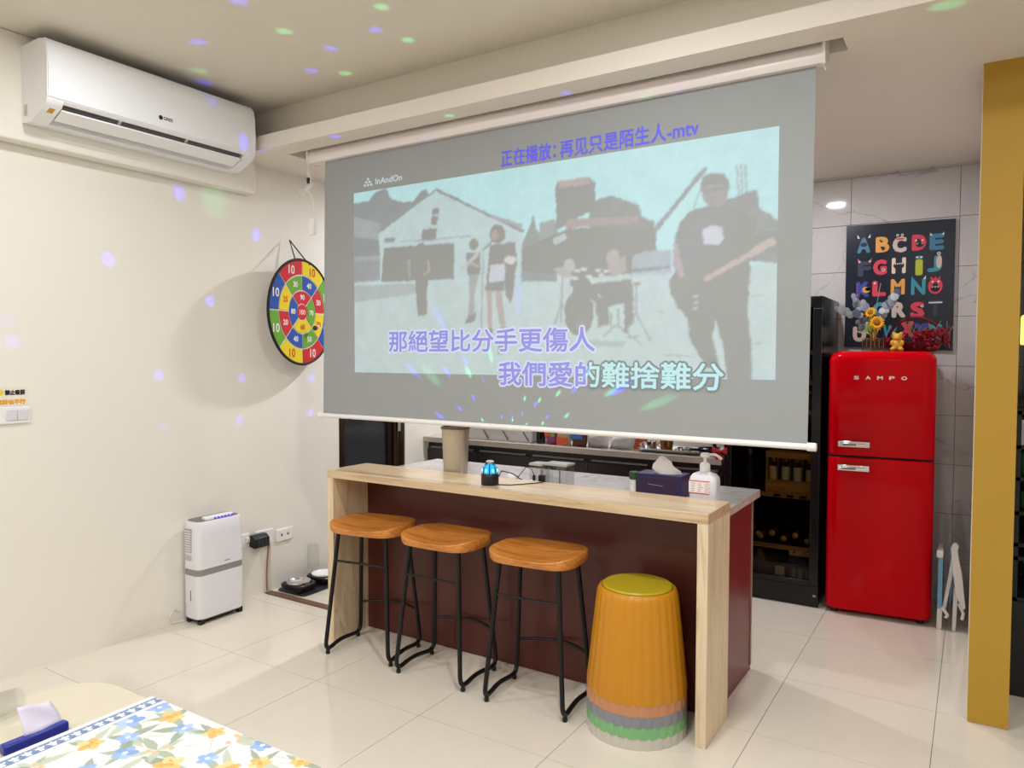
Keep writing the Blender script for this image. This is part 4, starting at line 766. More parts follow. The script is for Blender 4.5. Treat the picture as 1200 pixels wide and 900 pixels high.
def tissue(b, c, w, h, d=.03, sd=1):
    rnd = random.Random(sd); n = 14; rr = []
    for k in range(9):
        t = k / 8; row = []
        for i in range(n):
            a = 2 * math.pi * i / n; q = (1 - .75 * t ** 1.6) * (1 + .16 * math.sin(3 * a + k) + rnd.uniform(-.05, .05))
            row.append((c[0] + w * q * math.cos(a) - w * .35 * t, c[1] + d * q * math.sin(a), c[2] + h * t * (1 - .05 * math.cos(2 * a))))
        rr.append(row)
    return b.rings(rr)
tissue(B(), (-1.175, 3.185, WZ + .098), .066, .075).part('tissue', mat('tissue_paper', (238, 232, 230), 0.85, bump=.3, scale=30), tb_)
sn = thing('sanitizer_bottle', 'white pump bottle of hand sanitizer with red-striped label', 'bottle', (-.975, 3.10, WZ))
sx, sy = -.975, 3.105
def sring(w, d, z, r): return [(sx + x, sy + y, WZ + z) for x, y in rrect(-w, w, -d, d, r)]
B().rings([sring(.054, .036, 0, .015), sring(.058, .040, .006, .018), sring(.059, .041, .095, .018), sring(.057, .040, .112, .020), sring(.048, .034, .126, .022), sring(.024, .024, .136, .023), sring(.019, .019, .138, .0185), sring(.018, .018, .145, .0175)]).part('bottle', mat('bottle_translucent', (226, 226, 232), 0.3, var=0.02, coat=0.2), sn)
B().lathe([(.021, .138), (.022, .140), (.022, .166), (.019, .170), (.010, .176)], (sx, sy, WZ), 22).part('collar', M_WHITE, sn)
B().lathe([(.006, .172), (.006, .198), (.018, .199), (.020, .203), (.020, .211), (.017, .216)], (sx, sy, WZ), 18).part('pump', M_WHITE, sn)
B().tube(fillet([(sx, sy, WZ + .209), (sx + .045, sy + .01, WZ + .211), (sx + .068, sy + .015, WZ + .192)], .02), .0055, 8).part('nozzle', M_WHITE, sn)
lb = B().box(sx - .056, sx + .034, sy - .0425, sy - .0408, WZ + .046, WZ + .100).part('label', mat('label_white', (240, 232, 228), 0.5), sn, label='white label with red stripes')
M_RED = mat('label_red', (206, 70, 62), 0.5)
for z in (.045, .097): B().box(sx - .056, sx + .034, sy - .0430, sy - .0424, WZ + z, WZ + z + .004).part('stripe', M_RED, lb)
pr_ = B(); rnd = random.Random(3)
for cx in (-.047, -.016, .014):
    for k in range(5):
        w = rnd.uniform(.012, .022); pr_.box(sx + cx, sx + cx + w, sy - .0430, sy - .0424, WZ + .055 + k * .008, WZ + .0575 + k * .008)
pr_.part('print', mat('label_print', (168, 150, 156), 0.5), lb)
# ================================================================== BACK COUNTER
bc = thing('kitchen_counter', 'back kitchen counter with grey stone top over black cabinets', 'counter', (-2.54, 4.9, 0))
B().box(-3.738, -1.342, 4.60, 5.19, .806, .846).part('countertop', marble('counter_stone', (176, 166, 158), (140, 130, 124), 0.2, 3.0, .06, .04, .4), bc, bevel=.002)
B().box(-3.735, -1.345, 4.672, 5.185, .0, .806).part('carcass', mat('counter_carcass', (30, 27, 27), .4), bc)
M_CD = mat('cabinet_door_black', (38, 34, 34), .3, var=.06)
for k in range(5):
    x0 = -3.735 + .478 * k
    dd = B().box(x0 + .002, x0 + .476, 4.652, 4.671, .06, .745).part('door', M_CD, bc)
    B().box(x0 + .03, x0 + .446, 4.655, 4.671, .752, .766).part('handle_groove', M_GREY, dd)
CZ = .846
tr = thing('storage_tray', 'long white plastic tray with grey marks on the back counter', 'tray', (-3.08, 4.78, CZ))
def tring(i, z): return [(x, y, CZ + z) for x, y in rrect(-3.42 + i, -2.76 - i, 4.655 + i, 4.93 - i, .025)]
B().rings([tring(.018, 0), tring(.0, .090), tring(.012, .090), tring(.028, .012)]).part('body', mat('tray_white', (228, 227, 228), .4), tr)
B().rings([tring(-.006, .086), tring(-.006, .096), tring(.010, .096), tring(.010, .086)], cap=False).part('rim', M_WHITE, tr)
M_MK = mat('tray_mark_grey', (128, 126, 132), .4)
for x in (-3.20, -3.02, -2.84):
    B().add([(x, 4.6545, CZ + .082), (x + .014, 4.6545, CZ + .082), (x + .06, 4.662, CZ + .012), (x + .042, 4.662, CZ + .012)], [(0, 1, 2, 3)]).part('mark', M_MK, tr)
kt = thing('switch_box', 'small pale switch box on the counter wall left of the canister', 'box', (-3.60, 5.1, .95))
B().box(-3.738, -3.722, 4.86, 4.94, .93, 1.01).part('plate', M_WHITE2, kt, bevel=.004)
bk = thing('sauce_bottle', 'black sauce bottle between the white tray and the snack bags', 'bottle', (-2.71, 4.71, CZ))
B().lathe([(.034, 0), (.036, .004), (.036, .13), (.02, .17), (.016, .21)], (-2.71, 4.71, CZ), 20).part('body', mat('bottle_black', (16, 15, 16), .2), bk)
B().lathe([(.017, .21), (.017, .235)], (-2.71, 4.71, CZ), 16).part('cap', M_BLACK, bk)
def bag(nm, lab, cx, cy, w, d, h, m, group=None, sd=0, lean=0.0):
    t = thing(nm, lab, 'bag', (cx, cy, CZ), group); rnd = random.Random(sd); rr = []; n = 20
    for k in range(10):
        q = k / 9; wq = w * (1 - .12 * q) ; dq = d * (math.sin(math.pi * min(1, .22 + .78 * (1 - q))) * .85 + .15) if k < 9 else .004
        row = []
        for i in range(n):
            a = 2 * math.pi * i / n; z = rnd.uniform(-.004, .004)
            row.append((cx + lean * q + wq * math.copysign(abs(math.cos(a)) ** .6, math.cos(a)) + z, cy + dq * math.copysign(abs(math.sin(a)) ** .8, math.sin(a)) + z, CZ + h * q + (z if 0 < k < 9 else 0)))
        rr.append(row)
    B().rings(rr).part('wrapper', m, t); return t
def patch(t, x0, x1, y, z0, z1, m, sk=0.0):
    B().box(x0, x1, y, y + .002, CZ + z0, CZ + z1).xform(Matrix.Shear('XZ', 4, (sk, 0)) if False else Matrix()).part('print', m, t)
M_PUR = mat('snack_purple', (150, 66, 120), .35, var=.2, scale=30); M_ORG = mat('snack_orange', (206, 84, 40), .35, var=.15, scale=30); M_BRN = mat('snack_brown', (92, 58, 36), .35, var=.2, scale=30)
M_BLU = mat('snack_blue', (56, 106, 176), .35, var=.1); M_GRN = mat('snack_green', (96, 170, 60), .4); M_CRM = mat('snack_cream', (214, 196, 176), .4)
t = bag('snack_bag', 'purple and red snack bag with green spot on back counter', -2.61, 4.70, .048, .035, .15, M_PUR, 'snack bags on the back counter', 1, .01); patch(t, -2.655, -2.60, 4.660, .065, .10, M_ORG); patch(t, -2.60, -2.57, 4.657, .062, .085, M_GRN)
t = bag('snack_bag', 'orange and cream snack bag in the middle of three', -2.505, 4.69, .055, .035, .15, M_CRM, 'snack bags on the back counter', 2, .01); patch(t, -2.548, -2.462, 4.652, .008, .062, M_ORG)
t = bag('snack_bag', 'blue and brown snack bag rightmost of three', -2.385, 4.69, .058, .035, .15, M_BRN, 'snack bags on the back counter', 3, .01); patch(t, -2.432, -2.34, 4.650, .056, .12, M_BLU)
M_PL = mat('frosted_plastic', (196, 186, 190), .3, var=.1, scale=20, bump=.4); M_PL2 = mat('frosted_plastic_pale', (206, 203, 204), .25, var=.12, scale=25, bump=.4)
bag('plastic_bag', 'crumpled grey plastic bag right of the snack bags', -2.245, 4.71, .075, .06, .12, M_PL, 'plastic bags on the back counter', 4)
bag('plastic_bag', 'crumpled white plastic bag next to the metal tray', -2.075, 4.72, .085, .06, .11, M_PL2, 'plastic bags on the back counter', 5, .03)
B().box(-2.02, -1.94, 4.80, 4.88, CZ, CZ + .12).top('spice_box', mat('spice_box_red', (186, 84, 56), .5, var=.2, scale=40), 'small orange-red box behind the white plastic bag', 'box', bevel=.003)
mt_ = thing('metal_tray', 'shiny steel baking tray with small pots on the counter', 'tray', (-1.72, 4.76, CZ))
def mring(i, z): return [(x, y, CZ + z) for x, y in rrect(-1.93 + i, -1.50 - i, 4.64 + i, 4.88 - i, .03)]
B().rings([mring(.02, 0), mring(0, .028), mring(.006, .028), mring(.026, .006)]).part('pan', M_STEEL, mt_)
for k, (x, y, r, h, m) in enumerate(((-1.86, 4.72, .05, .07, M_CHROME), (-1.74, 4.71, .045, .085, mat('copper_pot', (150, 104, 56), .3, metal=.9)), (-1.62, 4.73, .05, .04, M_STEEL))):
    p = thing('small_pot', ('chrome cup standing at the left of the steel tray', 'copper-brown pot in the middle of the steel tray', 'low steel bowl at the right of the steel tray')[k], 'pot', (x, y, CZ + .007))
    B().lathe([(r * .8, .007), (r, h), (r * .96, h), (r * .77, .010)], (x, y, CZ), 20).part('body', m, p)
    B().tube(fillet([(x - r * .9, y - .01, CZ + h * .8), (x - r * 1.35, y - .03, CZ + h * .7), (x - r * .85, y - .01, CZ + h * .35)], .02), .004, 6).part('handle', m, p)
fp_ = thing('frying_pan', 'black frying pan right of the steel tray', 'pan', (-1.46, 4.80, CZ))
B().lathe([(.08, 0), (.105, .035), (.101, .035), (.078, .004)], (-1.46, 4.83, CZ), 28).part('pan', M_BLACK, fp_)
B().tube([(-1.50, 4.74, CZ + .03), (-1.55, 4.63, CZ + .045)], .009, 8).part('handle', M_BLACK, fp_)
B().tube([(-1.415, 4.70, CZ), (-1.415, 4.70, CZ + .30)], .013, 10).top('faucet_post', M_BLACK, 'slim black post standing near the right end of the counter', 'post')
rb = thing('red_bow', 'red ribbon bow hung at the right corner of the back counter', 'bow', (-1.345, 4.594, .80))
M_BOW = mat('red_cloth', (176, 24, 34), .6, var=.1, bump=.2)
for s in (-1, 1): B().prism([(-1.348, .897), (-1.348 + s * .045, .925), (-1.348 + s * .050, .900), (-1.348 + s * .042, .876)], 'y', 4.578, 4.594).part('loop', M_BOW, rb, bevel=.005)
B().ell((-1.348, 4.582, .897), (.011, .011, .014), 10, 6).part('knot', M_BOW, rb)
for s in (-1, 1): B().prism([(-1.348, .895), (-1.348 + s * .030, .850), (-1.348 + s * .012, .838)], 'y', 4.588, 4.592).part('tail', M_BOW, rb)

# ================================================================== WINE CABINET
wc = thing('wine_cabinet', 'tall black glass-door wine cabinet left of the red fridge', 'cabinet', (-1.03, 4.9, 0))
wx0, wx1, wy0, wy1, wz1 = -1.325, -.762, 4.60, 5.19, 1.845
M_WC = mat('wine_cabinet_black', (18, 18, 19), .22, var=.1); M_WI = mat('wine_cabinet_inside', (22, 21, 20), .6)
b = B().box(wx0, wx0 + .03, wy0 + .05, wy1, .02, wz1).box(wx1 - .03, wx1, wy0 + .05, wy1, .02, wz1).box(wx0 + .03, wx1 - .03, wy1 - .03, wy1, .02, wz1)
b.box(wx0 + .03, wx1 - .03, wy0 + .05, wy1 - .03, wz1 - .05, wz1).box(wx0 + .03, wx1 - .03, wy0 + .05, wy1 - .03, .02, .13)
b.part('carcass', M_WC, wc)
B().box(wx0, wx1, wy0 + .02, wy0 + .05, .0, .125).part('plinth', M_WC, wc, bevel=.004)
dw = B().box(wx0, wx0 + .045, wy0, wy0 + .04, .13, wz1).box(wx1 - .05, wx1, wy0, wy0 + .04, .13, wz1).box(wx0 + .045, wx1 - .05, wy0, wy0 + .04, wz1 - .06, wz1).box(wx0 + .045, wx1 - .05, wy0, wy0 + .04, .13, .16)
door = dw.part('door', M_WC, wc, bevel=.003)
B().box(wx0 + .045, wx1 - .05, wy0 + .016, wy0 + .022, .16, wz1 - .06).part('glass', pane('smoked_glass', (212, 208, 202), .0), door)
B().box(wx1 - .046, wx1 - .002, wy0 - .002, wy0, wz1 - .075, wz1 - .072).part('trim_line', M_STEEL, door)
B().box(wx1 - .03, wx1 - .012, wy0 + .012, wy0 + .02, .065, .075).part('lock', M_STEEL, wc)
M_SH = wood('beech_shelf', (186, 140, 66), (170, 122, 50), (140, 96, 36), (1, 12, 12), .45)
ix0, ix1 = wx0 + .03, wx1 - .03
shelf_z = (1.526, 1.344, 1.166, .655, .338)
for z in shelf_z:
    B().box(ix0, ix1, wy0 + .055, wy1 - .04, z - .014, z).part('shelf', M_BLACKM, wc, label='black shelf board with beech front lip')
    B().box(ix0, ix1, wy0 + .045, wy0 + .060, z - .022, z + .004).part('shelf_lip', M_SH, wc, label='beech front lip')
for k in range(4): B().box(-1.03 + k * .075, -.99 + k * .075, wy0 + .044, wy0 + .046, .655 - .018, .655 - .002).part('slot', M_DARK, wc)  # dark boxes on the lip painting the shade inside its holes
# wooden crate and its bottles
cr = thing('wine_crate', 'open wooden crate holding four wine bottles in the wine cabinet', 'crate', (-.945, 4.72, .655))
cx0, cx1 = -1.085, -.800
M_CR = wood('crate_pine', (196, 146, 62), (182, 130, 48), (150, 104, 36), (1, 10, 10), .55)
B().box(cx0, cx1, 4.665, 4.675, .659, .735).part('board', M_CR, cr); B().box(cx0, cx1, 4.665, 4.675, .872, .908).part('board', M_CR, cr)
B().box(cx0, cx1, 4.78, 4.79, .659, .908).part('board', M_CR, cr); B().box(cx0, cx1, 4.675, 4.78, .659, .667).part('base', M_CR, cr)
for x in (cx0, cx1 - .01): B().box(x, x + .01, 4.675, 4.78, .667, .908).part('end_board', M_CR, cr)
for k in range(3): B().box(cx0 + .073 + k * .071, cx0 + .077 + k * .071, 4.667, 4.775, .735, .872).part('divider', M_STEEL, cr)
M_BOT = mat('dark_wine_glass', (14, 18, 13), .12, var=.2); M_LAB = mat('cream_label', (222, 206, 160), .6, var=.08, scale=40)
ordn = ('leftmost', 'second', 'third', 'rightmost')
def bottle(name, lab, c, h=.235, r=.031, group=None, lz=(.05, .15), cap=None):
    t = thing(name, lab, 'bottle', c, group)
    B().lathe([(r * .9, 0), (r, .004), (r, h * .62), (r * .75, h * .70), (r * .38, h * .78), (r * .36, h * .96), (r * .42, h * .97), (r * .42, h)], c, 18).part('glass', M_BOT, t)
    if lz: 
        n = 9; A = 2.0
        pts = [(c[0] + (r + .0012) * math.sin(-A / 2 + A * k / (n - 1)), c[1] - (r + .0012) * math.cos(-A / 2 + A * k / (n - 1))) for k in range(n)]
        bb = B(); bb.add([(x, y, c[2] + lz[0]) for x, y in pts] + [(x, y, c[2] + lz[1]) for x, y in pts], [(k, k + 1, n + k + 1, n + k) for k in range(n - 1)]); bb.part('label', M_LAB, t)
    B().lathe([(r * .44, h * .86), (r * .44, h + .001)], c, 12).part('foil', cap or mat('foil_gold', (170, 130, 56), .35, metal=.6), t)
    return t
for k in range(4):
    bottle('wine_bottle', f'{ordn[k]} of four cream-labelled wine bottles standing in the crate' if k in (0, 3) else f'{ordn[k]} cream-labelled wine bottle from the left in the crate', (cx0 + .041 + k * .0705, 4.712, .668), .205, .029, 'wine bottles in the crate', (.062 + (.006 if k % 2 else 0), .150 - (.010 if k == 3 else 0)))
bottle('wine_bottle', 'dark wine bottle in the shadow left of the crate', (-1.20, 4.74, .656), .25, .036, None, None)
# champagne lying with gold tops forward
M_GOLD = mat('gold_foil', (196, 152, 60), .3, metal=.7, var=.2, scale=40)
lie = ('leftmost', 'second', 'third', 'fourth', 'fifth', 'sixth', 'rightmost')
for k in range(7):
    x = -1.25 + k * .068; z = .372 + (.028 if k % 2 else 0) 
    t = thing('champagne_bottle', f'{lie[k]} gold-topped bottle lying on the lower wine shelf' if k in (0, 6) else f'{lie[k]} gold-topped bottle from the left lying on the lower wine shelf', 'bottle', (x, 4.85, z - .033), 'gold-topped bottles lying on the lower shelf')
    M_ = Matrix.Translation((x, 5.02, z)) @ Matrix.Rotation(math.radians(90), 4, 'X')
    B().lathe([(.030, 0), (.033, .004), (.033, .17), (.016, .23), (.0145, .235)], n=16).xform(M_).part('glass', M_BOT, t)
    B().lathe([(.0165, .215), (.0150, .31), (.018, .315), (.018, .335), (.004, .342)], n=14).xform(M_).part('foil', M_GOLD, t)
B().ell((-1.13, 4.70, .385), (.018, .014, .018), 12, 8).top('cork_ball', mat('cork', (196, 166, 110), .7), 'pale cork ball at the left of the lower wine shelf', 'ball')
# bottom bins
bn = thing('clear_bin', 'low smoky plastic bin in the bottom of the wine cabinet', 'bin', (-1.03, 4.75, .131))
for q in ((-1.285, -.80, 4.67, 4.675), (-1.285, -.80, 4.90, 4.905), (-1.285, -1.28, 4.675, 4.90), (-.805, -.80, 4.675, 4.90)): B().box(*q, .131, .225).part('panel', mat('smoky_bin', (96, 88, 84), .25, var=.2, scale=20), bn)
B().box(-1.285, -.80, 4.675, 4.90, .131, .135).part('base', M_GREY, bn)
B().box(-1.02, -.965, 4.6685, 4.6700, .145, .205).part('label', M_LAB, bn)
for k in range(3): B().box(-.925 + k * .04, -.90 + k * .04, 4.6685, 4.6700, .15, .20).part('label', mat('pale_tag', (176, 168, 150), .5, var=.2, scale=50), bn)
cd_ = thing('card_box', 'cream printed card box in the bottom right of the wine cabinet', 'box', (-.89, 4.78, .136))
B().box(-.945, -.812, 4.70, 4.86, .136, .315).part('carton', mat('card_black', (30, 28, 27), .6), cd_)
B().box(-.945, -.812, 4.698, 4.70, .275, .313).part('header', M_LAB, cd_); B().disc((-.915, 4.6975, .294), .010, .010, 'y').part('print', mat('print_red', (150, 70, 44), .6), cd_)
text('MERRY', (-.87, 4.6972, .294), w=.05, h=.014, bold=.02).part('print', mat('print_brown', (96, 76, 50), .6), cd_) if False else None
gg = thing('gift_bag', 'crumpled tan paper bag at the lower left of the cabinet', 'bag', (-1.12, 4.78, .136))
tissue(B(), (-1.11, 4.75, .136), .055, .14, .04, 5).part('paper', mat('tan_paper', (150, 112, 76), .8, bump=.4, scale=30), gg)
tissue(B(), (-1.20, 4.80, .136), .05, .16, .04, 9).top('paper_bundle', mat('pink_paper', (150, 104, 92), .8, bump=.4, scale=30), 'pinkish paper bundle in the clear bin corner', 'paper')
for k, (z, c, n_) in enumerate(((1.166, (120, 84, 40), 'amber jar on the third cabinet shelf behind the screen edge'), (.908 + .05, (96, 80, 60), None))):
    if n_: 
        t = thing('jar', n_, 'jar', (-.85, 4.74, z)); B().lathe([(.035, .001), (.038, .006), (.038, .09), (.03, .10)], (-.85, 4.74, z), 18).part('body', mat('amber_jar', c, .2), t); B().lathe([(.031, .10), (.031, .118)], (-.85, 4.74, z), 16).part('lid', M_GOLD, t)
t = thing('jar', 'brown jar on the second cabinet shelf at right', 'jar', (-.85, 4.74, 1.344)); B().lathe([(.026, .001), (.028, .006), (.028, .05), (.022, .06)], (-.845, 4.74, 1.344), 18).part('body', mat('brown_jar', (110, 74, 40), .25), t); B().lathe([(.023, .06), (.023, .072)], (-.845, 4.74, 1.344), 16).part('lid', M_BLACK, t)

# ================================================================== RED FRIDGE
fr = thing('fridge', 'glossy red retro two-door fridge with chrome handles', 'fridge', (0, 0, 0))
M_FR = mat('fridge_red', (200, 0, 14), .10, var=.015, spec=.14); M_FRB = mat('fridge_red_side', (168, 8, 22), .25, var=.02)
HW = .272
def fprof(i, y0, y1, r=.055, n=7):
    """plan outline: rounded front corners, square back"""
    x = HW - i; yf = y0 + i; out = [(-x, y1), ]
    for k in range(n + 1):
        a = math.radians(180 + 90 * k / n); out.append((-x + r + r * math.cos(a), yf + r + r * math.sin(a)))
    for k in range(n + 1):
        a = math.radians(270 + 90 * k / n); out.append((x - r + r * math.cos(a), yf + r + r * math.sin(a)))
    out.append((x, y1)); return out
def fdoor(z0, z1, y0, y1, rt=.055, rb=.008):
    rr = []
    for k in range(4): a = math.pi / 2 * k / 3; rr.append((z0 + rb * (1 - math.sin(a)), rb * (1 - math.cos(a)) if False else rb * (1 - math.sin(a))))
    rr = [(z0, rb), (z0 + rb * .3, rb * .3), (z0 + rb, 0)]
    for k in range(9): a = math.pi / 2 * k / 8; rr.append((z1 - rt + rt * math.sin(a), rt * (1 - math.cos(a))))
    return B().rings([[(x, y, z) for x, y in fprof(i, y0, y1)] for z, i in rr])
fdoor(.925, 1.522, 0, .085).part('upper_door', M_FR, fr)
fdoor(.026, .914, 0, .085, .008, .02).part('lower_door', M_FR, fr)
B().box(-HW + .012, HW - .012, .02, .09, .912, .927).part('door_gap', M_DARK, fr)  # near-black strip painting the shade between the two doors
rr = [(.03, .0), (1.455, 0)] + [(1.465 + .055 * math.sin(math.pi / 2 * k / 6), .055 * (1 - math.cos(math.pi / 2 * k / 6))) for k in range(7)]
B().rings([[(x, y, z) for x, y in ((-HW + i, .09), (HW - i, .09), (HW - i, .56 - i * .3), (-HW + i, .56 - i * .3))] for z, i in rr]).part('cabinet', M_FRB, fr)
for x in (-.22, .22):
    for y in (.06, .50): B().lathe([(.018, 0), (.018, .03)], (x, y, 0), 12).part('foot', M_BLACK, fr)
for z in (.992, .856):
    h = B().box(-.216, -.050, -.012, .002, z - .017, z + .017).part('handle', M_CHROME, fr, bevel=.004)
    B().prism([(-.200, z + .008), (-.075, z + .006), (-.060, z - .006), (-.200, z - .010)], 'y', -.030, -.012).part('lever', M_CHROME, h, bevel=.004)
    B().box(-.190, -.120, -.0312, -.030, z - .006, z + .004).part('grip_slot', M_GREY, h)
    B().disc((-.185, -.0135, z), .010, .010, 'y').part('glint_disc', mat('blue_glint', (140, 170, 220), .1, metal=.8), h)  # small blue glint on the handle, painted as a metallic disc
for k, ch_ in enumerate('SAMPO'):
    text(ch_, (-.126 + k * .060, -.0015, 1.372), w=.028, h=.020, bold=.0008).part('letter', M_CHROME, fr)
fr.location = (-.447, 4.592, 0); fr.rotation_euler = (0, 0, math.radians(4.8))

# ------------------------------------------------ on top of the fridge
FZ = 1.521
va = thing('flower_vase', 'cluster of clear glass tubes in a wire frame holding sunflowers', 'vase', (-.520, 4.86, FZ))
M_TUBE = pane('vase_glass', (244, 242, 232), .06); M_WIRE = mat('brass_wire', (168, 150, 116), .3, metal=.8)
for k, (dx, dy) in enumerate(((-.045, 0), (-.022, -.012), (0, .01), (.022, -.012), (.045, 0))):
    B().lathe([(.011, .002), (.012, .006), (.012, .075), (.013, .078)], (-.520 + dx, 4.86 + dy, FZ), 12, cap=False).part('tube', M_TUBE, va)
    B().tube(fillet([(-.520 + dx - .012, 4.848 + dy, FZ), (-.520 + dx - .012, 4.848 + dy, FZ + .080), (-.520 + dx + .012, 4.848 + dy, FZ + .080), (-.520 + dx + .012, 4.848 + dy, FZ)], .008), .0018, 5).part('wire', M_WIRE, va)
for dx in (-.010, .010): B().tube([(-.52 + dx, 4.862, FZ + .002), (-.52 + dx, 4.862, FZ + .16)], .006, 8).part('tall_tube', M_TUBE, va)
bq = thing('bouquet', 'bouquet of sunflowers and silvery eucalyptus in the glass vase', 'flowers', (-.52, 4.86, FZ + .02))
M_STEM = mat('stem_green', (120, 140, 80), .6); M_PETAL = mat('sunflower_yellow', (236, 172, 20), .55, var=.12, scale=30); M_CORE = mat('sunflower_core', (150, 96, 20), .7)
M_LEAF = mat('green_leaf', (142, 160, 82), .6, var=.2, scale=20); M_EUC = mat('eucalyptus_silver', (150, 155, 160), .5, var=.25, scale=12); M_EUC2 = mat('eucalyptus_blue', (104, 110, 134), .5, var=.2, scale=12)
def flower(c, r, nrm, name='sunflower'):
    zq = Vector(nrm).normalized().to_track_quat('Z', 'Y').to_matrix().to_4x4(); T = Matrix.Translation(c) @ zq
    hd = B().ell((0, 0, .004), (r * .36, r * .36, r * .2), 14, 6).xform(T).part(name, M_CORE, bq)
    for k in range(16):
        a = 2 * math.pi * k / 16; q = r * (1 if k % 2 else .88); w = .13 * r * 1.3
        ca, sa = math.cos(a), math.sin(a)
        P = [(r * .3, 0, .002), (r * .6, -w, .008), (q, 0, .002), (r * .6, w, .008), (r * .62, 0, .012)]
        vs = [(x * ca - y * sa, x * sa + y * ca, z) for x, y, z in P]
        B().add(vs, [(0, 1, 4), (1, 2, 4), (2, 3, 4), (3, 0, 4)]).xform(T).part('petal', M_PETAL, hd)
flower((-.498, 4.82, 1.690), .048, (.15, -1, .25)); flower((-.535, 4.84, 1.752), .040, (-.4, -1, .5))
B().tube([(-.515, 4.86, FZ + .03), (-.50, 4.845, 1.66)], .0035, 6).part('stem', M_STEM, bq); B().tube([(-.525, 4.862, FZ + .03), (-.53, 4.85, 1.74)], .0035, 6).part('stem', M_STEM, bq)
rnd = random.Random(11)
sprigs = [((-.53, 4.87, 1.62), (-.60, 4.86, 1.74), (-.70, 4.85, 1.80)), ((-.53, 4.87, 1.62), (-.58, 4.87, 1.77), (-.615, 4.88, 1.86)), ((-.52, 4.87, 1.62), (-.47, 4.87, 1.76), (-.415, 4.87, 1.85)), ((-.52, 4.87, 1.64), (-.51, 4.88, 1.80), (-.49, 4.90, 1.93))]
leaf_i = 0
for sp_, (a, b_, c) in enumerate(sprigs):
    pts = [Vector(a) * (1 - t) ** 2 + Vector(b_) * 2 * t * (1 - t) + Vector(c) * t * t for t in [k / 8 for k in range(9)]]
    B().tube(pts, .002, 5).part('sprig', mat('sprig_grey', (150, 140, 130), .6) if sp_ == 0 else bpy.data.materials['sprig_grey'], bq)
    if sp_ == 3: continue
    for k in range(2, 9):
        for s in (-1, 1):
            p = pts[k]; r = rnd.uniform(.015, .027)
            if rnd.random() < .3: continue
            n_ = Vector((rnd.uniform(-.6, .6), -1, rnd.uniform(-.5, .6))).normalized(); T = Matrix.Translation(p + Vector((s * .018, rnd.uniform(-.02, .0), s * .012 + rnd.uniform(-.01, .01)))) @ n_.to_track_quat('Z', 'Y').to_matrix().to_4x4()
            vs = [(0, 0, .004)] + [(r * math.cos(2 * math.pi * i / 10), r * 1.15 * math.sin(2 * math.pi * i / 10), 0) for i in range(10)]
            B().add(vs, [(0, 1 + i, 1 + (i + 1) % 10) for i in range(10)]).xform(T).part('leaf', M_EUC if (leaf_i % 3) else M_EUC2, bq); leaf_i += 1
for k in range(14):
    a = rnd.uniform(0, 6.28); p = Vector((-.545 + .035 * math.cos(a) + rnd.uniform(-.02, .02), 4.845 + .03 * math.sin(a), 1.655 + rnd.uniform(-.03, .04)))
    n_ = Vector((rnd.uniform(-1, 1), -1, rnd.uniform(-.3, 1))).normalized(); T = Matrix.Translation(p) @ n_.to_track_quat('Z', 'Y').to_matrix().to_4x4() @ Matrix.Rotation(rnd.uniform(0, 6), 4, 'Z')
    B().add([(-.028, 0, 0), (0, -.011, .003), (.028, 0, -.003), (0, .011, .003)], [(0, 1, 2), (0, 2, 3)]).xform(T).part('leaf', M_LEAF, bq, label='small green leaf')
ba = thing('berry_basket', 'dark red berry-covered basket with arched handle on the fridge', 'basket', (-.305, 4.90, FZ))
M_BERRY = mat('berry_red', (150, 22, 40), .3, var=.25, scale=40); M_TWIG = mat('twig_red_brown', (104, 24, 30), .6)
B().lathe([(.085, .0), (.105, .012), (.125, .055), (.121, .055), (.082, .010)], (-.305, 4.92, FZ), 24, sx=1.15, sy=.8).part('bowl', M_TWIG, ba)
B().tube([(-.305 - .145 * math.cos(math.pi * t / 16), 4.92, FZ + .05 + .150 * math.sin(math.pi * t / 16)) for t in range(17)], .009, 8).part('handle', M_TWIG, ba)
bb = B(); rnd = random.Random(5)
for k in range(280):
    if k < 190: t = rnd.gauss(.10, .06); x = -.305 + t; t = min(.19, max(.02, t)); x = -.305 + t - .02; z = FZ + .065 + rnd.uniform(-.055, .055) + max(0, t - .05) * .12; y = 4.88 + rnd.gauss(0, .028)
    else: t = rnd.gauss(-.10, .045); x = -.305 + t; z = FZ + .055 + rnd.gauss(0, .022); y = 4.87 + rnd.gauss(0, .025)
    r = rnd.uniform(.007, .0105); bb.ell((x, y, max(FZ + r, z)), (r, r, r), 6, 4)
bb.part('berries', M_BERRY, ba, kind='stuff')
tw = B()
for k in range(16):
    x = -.305 + rnd.uniform(-.05, .17); z = FZ + rnd.uniform(.09, .15); tw.tube([(x, 4.89, z - .03), (x + rnd.uniform(-.03, .05), 4.875, z + rnd.uniform(.02, .06))], .0022, 5)
tw.part('twigs', mat('twig_tan', (150, 120, 84), .7), ba, kind='stuff')
br = thing('bear_figurine', 'small yellow seated bear figurine on the fridge before the basket', 'figurine', (-.388, 4.80, FZ))
b = B(); X, Y, Z = -.388, 4.80, FZ
b.ell((X, Y, Z + .038), (.030, .026, .036), 16, 10).ell((X, Y - .004, Z + .083), (.026, .023, .024), 16, 10)
for s in (-1, 1):
    b.ell((X + s * .019, Y, Z + .105), (.009, .007, .009), 10, 6).ell((X + s * .026, Y - .014, Z + .050), (.011, .012, .017), 10, 6).ell((X + s * .022, Y - .022, Z + .014), (.014, .018, .013), 10, 6)
b.ell((X, Y - .026, Z + .077), (.010, .008, .008), 10, 6)
o = b.part('body', mat('bear_yellow', (226, 176, 56), .35, var=.04), br)
k_ = o.modifiers.new('remesh', 'REMESH'); k_.mode = 'VOXEL'; k_.voxel_size = .0028; k_.use_smooth_shade = True

